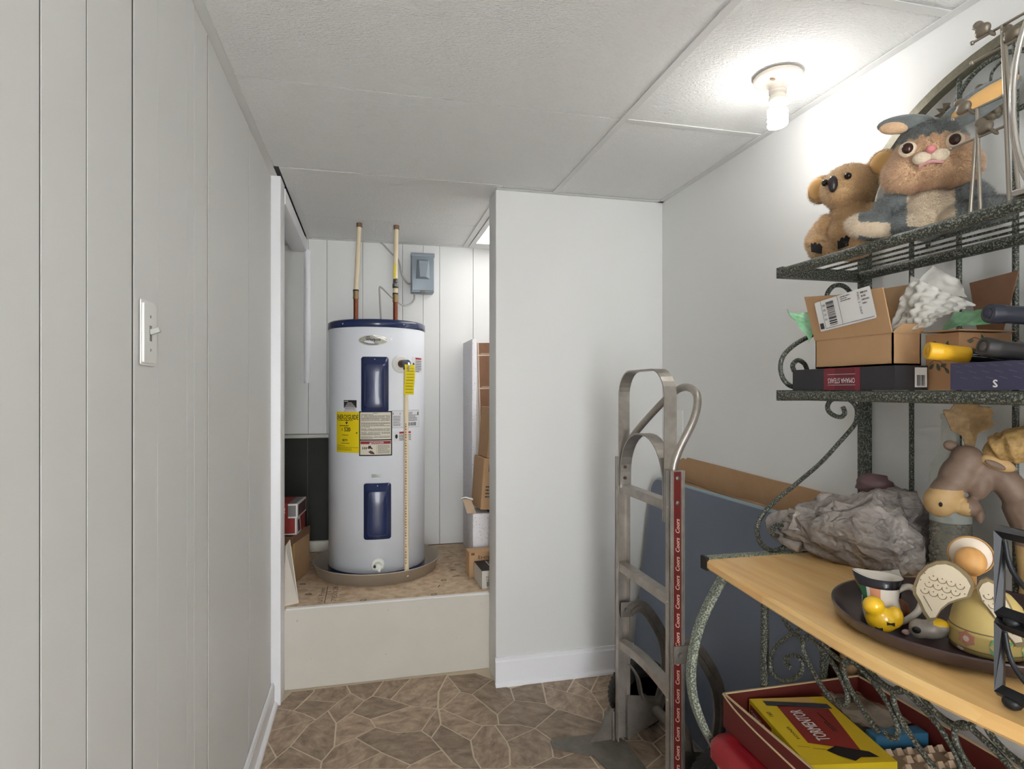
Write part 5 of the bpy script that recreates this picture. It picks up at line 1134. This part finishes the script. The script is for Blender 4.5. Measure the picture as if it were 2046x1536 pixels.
g.add(P+[p+Vector((0, .012, 0)) for p in P]+[c0, c0+Vector((0, .012, 0))], [(i, (i+1) % N_, N_+(i+1) % N_, N_+i) for i in range(N_)]+[(2*N_, (i+1) % N_, i) for i in range(N_)]+[(2*N_+1, N_+i, N_+(i+1) % N_) for i in range(N_)], 0)
B(xf(fuse(g, .0025, 3), m), 'antler', ANT, t)
g = G().tube(cat([mp(1968, 905, .0), mp(1985, 893, -.004), mp(2000, 890, -.008), mp(2040, 878, -.01), (.14, -.01, 1.215), (.17, -.005, 1.22)], 5), [.008, .010, .013, .016, .018]+[.027]*6+[.036]*9+[.030]*6, 12)
for k in range(60):
    a = k*2.4; s = .05+.115*(k/60); R0 = .024+.013*math.sin(min(1, k/45)*1.57); zc = 1.196+.02*(k/60)
    g.ell((s, -.009+R0*math.cos(a), zc+R0*math.sin(a)), .0055, n=6)
for u, v in ((1974, 870), (1985, 862), (1996, 858)): g.tube([mp(u+12, v+16, -.006), mp(u, v, -.008)], [.007, .004], 6)
B(xf(fuse(g, .0028, 1), m), 'antler', ANL, t)
e = B(xf(G().ell(mp(1988, 921, -.012), (.030, .008, .014), RY(22)), m), 'ear', MT_, t); B(xf(G().ell(mp(1984, 924, -.019), (.018, .004, .007), RY(25)), m), 'ear_hollow', MB_, e)
B(xf(G().ell(mp(1914, 893, .012), (.014, .007, .011), RY(20)), m), 'ear', MB_, t)
B(xf(G().ell(mp(1899, 1006, -.049), (.0035, .004, .005), n=10), m), 'nostril', BLACK, t)
# round serving tray
TC = (1.045, .853); TR = .2155
B(G().lathe([(0, WT+.0012), (TR-.04, WT+.0012), (TR-.012, WT+.012), (TR-.004, WT+.029), (TR, WT+.031), (TR, WT+.027), (TR-.006, WT+.009), (TR-.03, WT+.0008), (TR-.034, WT+.0003), (0, WT+.0003)][::-1], (TC[0], TC[1], 0), 72), 'serving_tray', M('tray_brown', (66, 52, 52), .3, coat=.4), label='round dark brown serving tray of ceramic trinkets on the oak shelf', cat_='tray')
TB = WT+.0022
# character jug
m = toy_frame(.918, .914, TB, -45)
t = thing('ceramic_jug', m.to_translation(), 'white ceramic face jug with a black rim and looped handle', 'jug')
g = G(); pr = [(.0, .002), (.024, .0), (.028, .01), (.031, .03), (.029, .05), (.031, .07), (.036, .088), (.033, .088), (.028, .07), (.026, .05), (.026, .02), (0, .008)]
n = 32; vs = []
for r, z in pr:
    for i in range(n):
        a = 2*math.pi*i/n; k = 1+(.28*max(0, math.cos(a-math.radians(180)))**6 if z > .06 else 0)+.05*math.sin(3*a+z*80)*(z < .06)
        vs.append((r*k*math.cos(a), r*k*math.sin(a)*.9, z+(.006*max(0, math.cos(a-math.pi))**4 if z > .08 else 0)))
g.add(vs, [(q*n+i, q*n+(i+1) % n, (q+1)*n+(i+1) % n, (q+1)*n+i) for q in range(len(pr)-1) for i in range(n)], 0, True)
def jp(c):
    r = math.hypot(c.x, c.y/.9)
    kk = 1+.28*max(0, math.cos(math.atan2(c.y, c.x)-math.pi))**6 if c.z > .06 else 1
    if r/kk < .0296+(c.z-.07)*.28: return 0
    if c.z > .07: return 1 if c.z > .074 else 0
    if r > .0275:
        if .032 < c.z-.25*(c.x+.02) < .042 and c.x < .0: return 2
        if .05 < c.z < .068 and -.018 < c.x < .0 and c.y < 0: return 3
        if .052 < c.z < .066 and c.x < -.02: return 2
    return 0
paint(g, jp)
CW = M('ceramic_white', (224, 216, 204), .15, coat=.4)
B(xf(g, m), 'body', [CW, M('glaze_black', (36, 34, 40), .12), M('glaze_green', (34, 104, 72), .15), M('glaze_peach', (214, 150, 116), .2)], t)
B(xf(G().tube(cat([(.024, 0, .064), (.045, 0, .075), (.062, 0, .06), (.058, 0, .035), (.04, 0, .014), (.024, 0, .006)], 6), .0058, 10), m), 'handle', CW, t)
# yellow bird-shaped figure
m = toy_frame(.888, .882, TB, -45); g = G(); g.ell((0, 0, .022), (.026, .02, .023)); g.ell((-.012, -.008, .046), (.018, .016, .017)); g.ell((.02, .004, .028), (.014, .012, .02))
t = thing('ceramic_shaker', m.to_translation(), 'small yellow ceramic figure with black marks beside the face jug', 'figurine')
g = fuse(g, .0028, 3); zm = min(v.z for v in g.v); g.v = [Vector((v.x, v.y, v.z-zm)) for v in g.v]; B(xf(g, m), 'body', M('glaze_yellow', (232, 184, 36), .15, coat=.4), t)
g = G(); 
for a, z in ((-.004, .004), (.014, .016)):
    y = -.0195 if a < 0 else -.017; g.prism([(-.006, -.003), (0, -.001), (.006, -.003), (.006, .003), (0, .001), (-.006, .003)], (a, y-.002, z+.006), (1, 0, 0), (0, 0, 1), -.004)
B(xf(g, m), 'bow_mark', BLACK, t, kind='stuff')
# grey shell piece and small bits
m = toy_frame(.945, .838, TB, -45); g = G(); g.ell((0, 0, .016), (.03, .018, .016), RZ(20)); g.ell((-.016, -.008, .017), (.016, .012, .017)); g.ell((.012, -.002, .024), (.018, .014, .014)); g = fuse(g, .0025, 2); zm = min(v.z for v in g.v); g.v = [Vector((v.x, v.y, v.z-zm)) for v in g.v]
t = thing('ceramic_shell', m.to_translation(), 'small grey and yellow ceramic shell shaped piece on the tray', 'figurine')
B(xf(paint(g, lambda c: 1 if c.z > .028 and c.x > .004 else 0), m), 'body', [M('glaze_grey', (168, 158, 148), .3, var=(50, .3), rgb2=(130, 122, 114)), MATS['glaze_yellow']], t)
B(xf(G().ell((-.02, -.0185, .017), (.007, .003, .006), n=12), m), 'opening', BLACK, t)
for k, (x, y, s, lb) in enumerate(((.92, .862, .006, 'tiny pink ceramic trinket between the yellow figure and the shell piece'), (.955, .79, .006, 'tiny pink ceramic trinket by the angel robe'))): B(G().ell((x, y, TB+s*.75), (s*1.3, s, s*.75), RZ(40*k), 10), 'trinket', M('trinket_pink', (186, 160, 156), .4), label=lb, cat_='trinket', group='trinkets on the tray')
# black cup and leaflet behind the jug
B(G().lathe([(.0, TB), (.024, TB), (.03, TB+.02), (.034, TB+.05), (.036, TB+.058), (.033, TB+.058), (.028, TB+.03), (0, TB+.01)], (.995, .985, 0), 32), 'black_cup', MATS['glaze_black'], label='small glossy black cup behind the face jug', cat_='cup')
B(G().lathe([(.0, TB), (.02, TB), (.024, TB+.014), (.02, TB+.03), (.012, TB+.036), (0, TB+.037)], (.965, .925, 0), 24), 'wicker_pot', M('wicker_brown', (104, 62, 44), .6, var=(80, .3), rgb2=(142, 96, 66)), label='small reddish brown woven pot seen through the jug handle', cat_='pot')
B(crumple((1.10, 1.10, WT+.004), (1.155, 1.085, WT+.004), (1.12, 1.135, WT+.012), (1.175, 1.12, WT+.022), 8, .006, 18, 4), 'leaflet', M('leaflet_white', (206, 200, 190), .4), label='folded pale leaflet lying at the foot of the grey bag', cat_='leaflet')
# angel figurine seen from behind
m = toy_frame(1.005, .785, TB, -51); K2 = .000855
def ap(u, v): return ((u-1945)*K2, 1.307-(v-780)*K2-TB)
t = thing('angel_figurine', m.to_translation(), 'cream and yellow ceramic angel with spread wings and a halo', 'figurine')
YC = M('angel_yellow', (216, 192, 122), .5, var=(20, .3), rgb2=(204, 176, 108)); WC = M('wing_cream', (214, 200, 174), .55); WE = M('wing_edge', (136, 118, 86), .6, bump=(90, .4))
g = G().lathe([(.0, .0), (.052, .0), (.055, .012), (.054, .03), (.055, .032), (.053, .036), (.050, .055), (.044, .075), (.03, .092), (.012, .10), (0, .101)], (0, 0, 0), 40)
fr_ = lambda a, b, h: Vector(((.0545+h)*math.sin(a/.0545), -(.0545+h)*math.cos(a/.0545), b))
pr_poly(g, fr_, [(-.03+.014*math.cos(k*.524)*(1 if k % 2 else .8), .024+.013*math.sin(k*.524)*(1 if k % 2 else .8)) for k in range(12)], 1, .0012); pr_poly(g, fr_, [(-.03+.005*math.cos(k*.785), .024+.005*math.sin(k*.785)) for k in range(8)], 2, .0018)
for a in (.0, .022, .044):
    for s in (-1, 1): pr_poly(g, fr_, [(a, .02), (a+.004, .02+s*.004), (a+.012, .02+s*.012), (a+.004, .02+s*.012)], 3, .0014)
for z in (.008, .037): g.tube([fr_(k*.0545*.2, z, -.001 if z > .03 else 0) for k in range(-12, 13)], .0011, 5, 4)
B(xf(g, m), 'robe', [YC, M('flower_rose', (198, 136, 112), .6), M('flower_cream', (230, 206, 186), .6), M('leaf_mint', (112, 164, 118), .6), WE], t)
def wing(px_, y):
    P = [ap(u, v) for u, v in px_]; cx = sum(p[0] for p in P)/len(P); cz = sum(p[1] for p in P)/len(P)
    g = G().prism(P, (0, y, 0), (1, 0, 0), (0, 0, 1), -.007); wg = B(xf(g, m), 'wing', WE, t)
    Q = [(cx+(a-cx)*.87, cz+(b-cz)*.88) for a, b in P]; g = G().prism(Q, (0, y-.0012, 0), (1, 0, 0), (0, 0, 1), -.002); B(xf(g, m), 'wing_face', WC, wg)
    g = G(); lo = min(p[1] for p in Q); hi = max(p[1] for p in Q); xa = min(p[0] for p in Q); xb = max(p[0] for p in Q)
    def inside(a, b):
        c = False
        for i in range(len(Q)):
            (x1_, y1_), (x2_, y2_) = Q[i-1], Q[i]
            if (y1_ > b) != (y2_ > b) and a < (x2_-x1_)*(b-y1_)/(y2_-y1_)+x1_: c = not c
        return c
    for r in range(3):
        zz = hi-(hi-lo)*(.28+.14*r)
        for k in range(9):
            xx = xa+.012*k+.006*(r % 2); pts = [(xx+.006*math.cos(q*math.pi/6), y-.0022, zz-.2*(xx-cx)-.006*math.sin(q*math.pi/6)) for q in range(7)]
            if all(inside(p[0], p[2]) for p in pts): g.tube(pts, .0005, 4)
            if inside(xx, zz+.004) and inside(xx+.003, zz): g.ell((xx, y-.002, zz+.002-.2*(xx-cx)), .001, n=6)
    for k in range(7):
        xx = xa+.010*k; pts = [(xx+.003*q, y-.0022, hi-(hi-lo)*(.62+.06*q)) for q in range(5)]
        if all(inside(p[0], p[2]) for p in pts): g.tube(pts, .0005, 4)
    if g.v: B(xf(g, m), 'feather_lines', M('feather_brown', (140, 112, 84), .7), wg, kind='stuff')
wing([(1925, 1150), (1918, 1136), (1905, 1122), (1893, 1114), (1880, 1111), (1864, 1115), (1848, 1126), (1834, 1146), (1826, 1172), (1826, 1186), (1835, 1202), (1843, 1222), (1852, 1236), (1862, 1232), (1872, 1210), (1885, 1194), (1900, 1184), (1918, 1174)], -.045)
wing([(1926, 1152), (1932, 1138), (1942, 1131), (1953, 1136), (1964, 1150), (1976, 1175), (1988, 1205), (1998, 1245), (1986, 1250), (1975, 1236), (1960, 1214), (1946, 1192), (1932, 1174)], -.050)
hx_, hz_ = ap(1914, 1116); B(xf(G().ell((hx_+.003, .0, hz_-.002), (.023, .02, .025)).cyl((hx_, 0, .09), (hx_, 0, hz_-.01), .012, n=12), m), 'head', M('angel_hair', (222, 170, 104), .5, var=(12, .3), rgb2=(202, 146, 84), stretch=(6, 6, 1)), t)
hl = B(xf(G().lathe([(0, -.002), (.0315, -.002), (.0325, 0), (.0315, .002), (0, .002)], (hx_+.003, .024, hz_+.004), 32, axis='y'), m), 'halo', M('halo_white', (222, 208, 190), .5), t)
B(xf(G().tube([(hx_+.003+.0318*math.cos(k*math.pi/18), .022, hz_+.004+.0318*math.sin(k*math.pi/18)) for k in range(36)], .0016, 6, closed=True), m), 'halo_rim', M('halo_gold', (176, 132, 76), .5), hl)
# spotted yellow dish
t = thing('spotted_dish', (1.115, .722, TB), 'pale yellow ceramic dish with brown spots behind the black stand', 'dish')
g = G().lathe([(0, TB), (.045, TB), (.051, TB+.01), (.052, TB+.05), (.05, TB+.068), (.03, TB+.076), (0, TB+.078)], (1.115, .722, 0), 40); B(g, 'body', M('dish_yellow', (222, 200, 132), .4), t)
for a, r, s in ((2.4, .04, .011), (3.3, .035, .014), (2.9, .052, .009), (2.0, .05, .012), (1.2, .03, .012), (.2, .04, .012), (4.2, .045, .012), (5.1, .03, .01)):
    zt = TB+.078-.0035*(r/.03)**2*(1 if r < .04 else 1.6)
    B(G().lathe([(0, zt-.002), (s, zt-.002), (s*.9, zt+.0012), (0, zt+.002)], (1.115+r*.82*math.cos(a), .722+r*.82*math.sin(a), 0), 14), 'spot', M('spot_brown', (92, 58, 46), .5), t)
B(G().ell((1.115, .705, TB+.082), .0075, n=12), 'knob', CW, t)
# black square-bar stand
t = thing('black_stand', (.846, .56, WT), 'black two-tier metal stand at the front of the oak shelf', 'stand')
BKM = M('stand_black', (40, 41, 44), .4, .4)
sx = .846
for z0, z1 in ((1.003, 1.113), (.895, .988)):
    B(G().tube([(sx, .645, z0), (sx, .645, z1), (sx, .44, z1), (sx, .44, z0)], .0098, 4, 0, True, smooth=False), 'frame_tier', BKM, t)
    B(G().tube(cat([(sx+.002, .640, z1-.012), (sx+.002, .63, z1-.05), (sx+.002, .60, z1-.075), (sx+.002, .54, z1-.085), (sx+.002, .48, z1-.075), (sx+.002, .45, z1-.04), (sx+.002, .445, z1-.012)], 6), .0035, 8), 'curved_rod', BKM, t)
for y in (.628, .457):
    B(G().ell((sx, y, .9955), (.011, .011, .0085), n=14), 'spacer_ball', BKM, t); B(G().ell((sx, y, WT+.010), (.012, .012, .0098), n=14), 'foot', BKM, t)
# ================================================================ UNDER THE SHELF
bn = thing('storage_bin', (1.05, 1.03, 0), 'red-lidded translucent plastic storage bin under the rack', 'storage bin')
g = G(); P = [(.856, 1.27, .72, 1.325), (.838, 1.288, .70, 1.342)]
vs = []
for (a, b, c, d), z in zip(P, (.002, .405)): vs += [(p[0], p[1], z) for p in rrect(a, b, c, d, .03, 4)]
n = len(vs)//2; g.add(vs, [(i, (i+1) % n, n+(i+1) % n, n+i) for i in range(n)], 0, True); g.add(vs[:n], [tuple(range(n))[::-1]])
B(g, 'bin_body', M('bin_plastic', (178, 174, 172), .35, alpha=.9), bn)
g = G(); lay = [(.824, 1.30, .688, 1.352, .398), (.824, 1.30, .688, 1.352, .43), (.832, 1.292, .696, 1.344, .444), (.862, 1.262, .726, 1.314, .446), (.870, 1.254, .734, 1.306, .440)]
vs = []
for a, b, c, d, z in lay: vs += [(p[0], p[1], z) for p in rrect(a, b, c, d, .035, 4)]
g.add(vs, [(k*n+i, k*n+(i+1) % n, (k+1)*n+(i+1) % n, (k+1)*n+i) for k in range(4) for i in range(n)], 0, True); g.add(vs[-n:], [tuple(range(n))]); g.add(vs[:n], [tuple(range(n))[::-1]])
B(g, 'lid', M('lid_red', (158, 34, 44), .35, spec=.5), bn)
# shallow box lid lined dark red
t = thing('box_tray', (1.09, 1.04, .447), 'shallow cream-edged box with a dark red inside on the red bin lid', 'box')
REDI = M('lining_red', (96, 34, 28), .6); EDG = M('board_cream', (206, 184, 144), .7)
x0, x1, y0, y1, zb = .884, 1.296, .73, 1.364, .4475
g = G().box(x0, x1, y0, y1, zb, zb+.004); B(g, 'bottom', REDI, t)
for a in ((x0, x0+.003, y0, y1), (x1-.003, x1, y0, y1), (x0+.003, x1-.003, y0, y0+.003), (x0+.003, x1-.003, y1-.003, y1)):
    w_ = B(G().box(a[0], a[1], a[2], a[3], zb+.004, zb+.084), 'side', REDI, t); B(G().box(a[0]-.0008, a[1]+.0008, a[2]-.0008, a[3]+.0008, zb+.0835, zb+.0865), 'edge', EDG, w_)
B(G().tube(cat([(x0-.004, y1-.005, zb+.086), (x0-.014, y1-.08, zb+.079), (x0-.017, y1-.2, zb+.072), (x0-.016, y0+.25, zb+.068), (x0-.006, y0+.1, zb+.078)], 6), .0022, 6), 'torn_edge', EDG, t)
# board game box
m = toy_frame(1.022, 1.198, zb+.0045, -10)
t = thing('game_box', m.to_translation(), 'yellow and red board game box with white block lettering', 'game box')
GY = M('game_yellow', (226, 196, 40), .45); GR = M('game_red', (140, 44, 38), .45)
g = G(); g.box(-.098, .098, -.136, .136, 0, .066); T = lambda a, b, h: Vector((a, b, .066+h)); TT = lambda a, b, h: Vector((-b, a, .066+h))
pr_poly(g, T, [(-.055, -.06), (.045, -.095), (.075, .075), (-.045, .10)], 1); pr_poly(g, T, [(-.07, .10), (.085, .075), (.085, .098), (-.07, .122)], 2)
pr_poly(g, T, [(-.07, .126), (.06, .105), (.06, .128), (-.065, .134)], 3, .0009); pr_poly(g, T, [(.0, -.075), (.06, -.1), (.07, -.12), (.03, -.118), (.01, -.13), (-.015, -.11), (-.03, -.09)], 4, .0014)
pr_text(g, TT, 'TORMENTOR', .01, .012, .03, 5, .0016, wid=.128, bold=.0006); pr_text(g, TT, 'KOHNER', -.02, .068, .008, 4, .0014, wid=.05)
pr_lines(g, TT, -.02, .06, -.04, -.028, 2, 4, RN, .0016); pr_text(g, TT, '160', .06, .082, .011, 4, .0014)
for k in range(5): pr_poly(g, T, [(-.085+.03*k, -.07-.01*k), (-.06+.03*k, -.076-.01*k), (-.06+.03*k, -.0772-.01*k), (-.085+.03*k, -.0712-.01*k)], 4)
Sd = lambda a, b, h: Vector((-.098-h, -a, b)); pr_rect(g, Sd, -.136, .136, 0, .066, 0, .0004); pr_rect(g, Sd, -.13, -.02, .012, .056, 1); pr_text(g, Sd, 'TORMENTOR', -.075, .034, .022, 5, .0014, wid=.095); pr_lines(g, Sd, .0, .1, .02, .05, 3, 4, RN)
Fr = lambda a, b, h: Vector((a, -.136-h, b)); pr_lines(g, Fr, -.07, .08, .03, .039, 1, 4, RN)
B(xf(g, m), 'body', [GY, GR, M('game_slate', (58, 62, 70), .5), M('game_buff', (222, 180, 110), .5), BLACK, PAPER], t)
g = crumple((1.155, 1.352, zb+.062), (1.285, 1.355, zb+.05), (1.14, 1.19, zb+.062), (1.288, 1.19, zb+.055), 22, .016, 14, 2)
B(G().box(1.155, 1.285, 1.20, 1.35, zb+.0045, zb+.042), 'wrapped_board', M('board_grey', (104, 98, 90), .5, var=(8, .3), rgb2=(74, 70, 64)), label='grey folded game board under clear plastic in the red-lined box', cat_='game board')
B(g, 'plastic_sheet', M('clear_film', (196, 184, 166), .2, alpha=.45, spec=.8), label='clear crinkled plastic sheet over the grey game board', cat_='plastic sheet')
g = G(); g.m = toy_frame(1.217, 1.165, zb+.0045, -6); g.rbox(-.068, .068, -.018, .018, 0, .05, .003); B(g, 'blue_case', M('case_blue', (58, 112, 148), .4), label='flat blue case beside the yellow game box', cat_='case')
m = toy_frame(1.205, 1.045, zb+.0045, -6)
t = thing('peg_board_game', m.to_translation(), 'beige peg board game with rows of little cream blocks', 'game')
g = G(); g.m = m; g.rbox(-.078, .078, -.085, .085, 0, .03, .003); B(g, 'board', M('board_beige', (162, 144, 122), .6), t)
for i in range(6):
    for j in range(6):
        if (i*7+j*3) % 4 == 0: continue
        g = G(); g.m = m @ Matrix.Translation((-.065+.026*i, -.07+.028*j, .0302)); g.add([(-.008, -.008, 0), (.008, -.008, 0), (.008, .008, 0), (-.008, .008, 0), (-.006, 0, .012), (.006, 0, .012)], [(3, 2, 1, 0), (0, 1, 5, 4), (2, 3, 4, 5), (1, 2, 5), (3, 0, 4)]); B(g, 'block', M('block_cream', (206, 184, 158), .5), t)
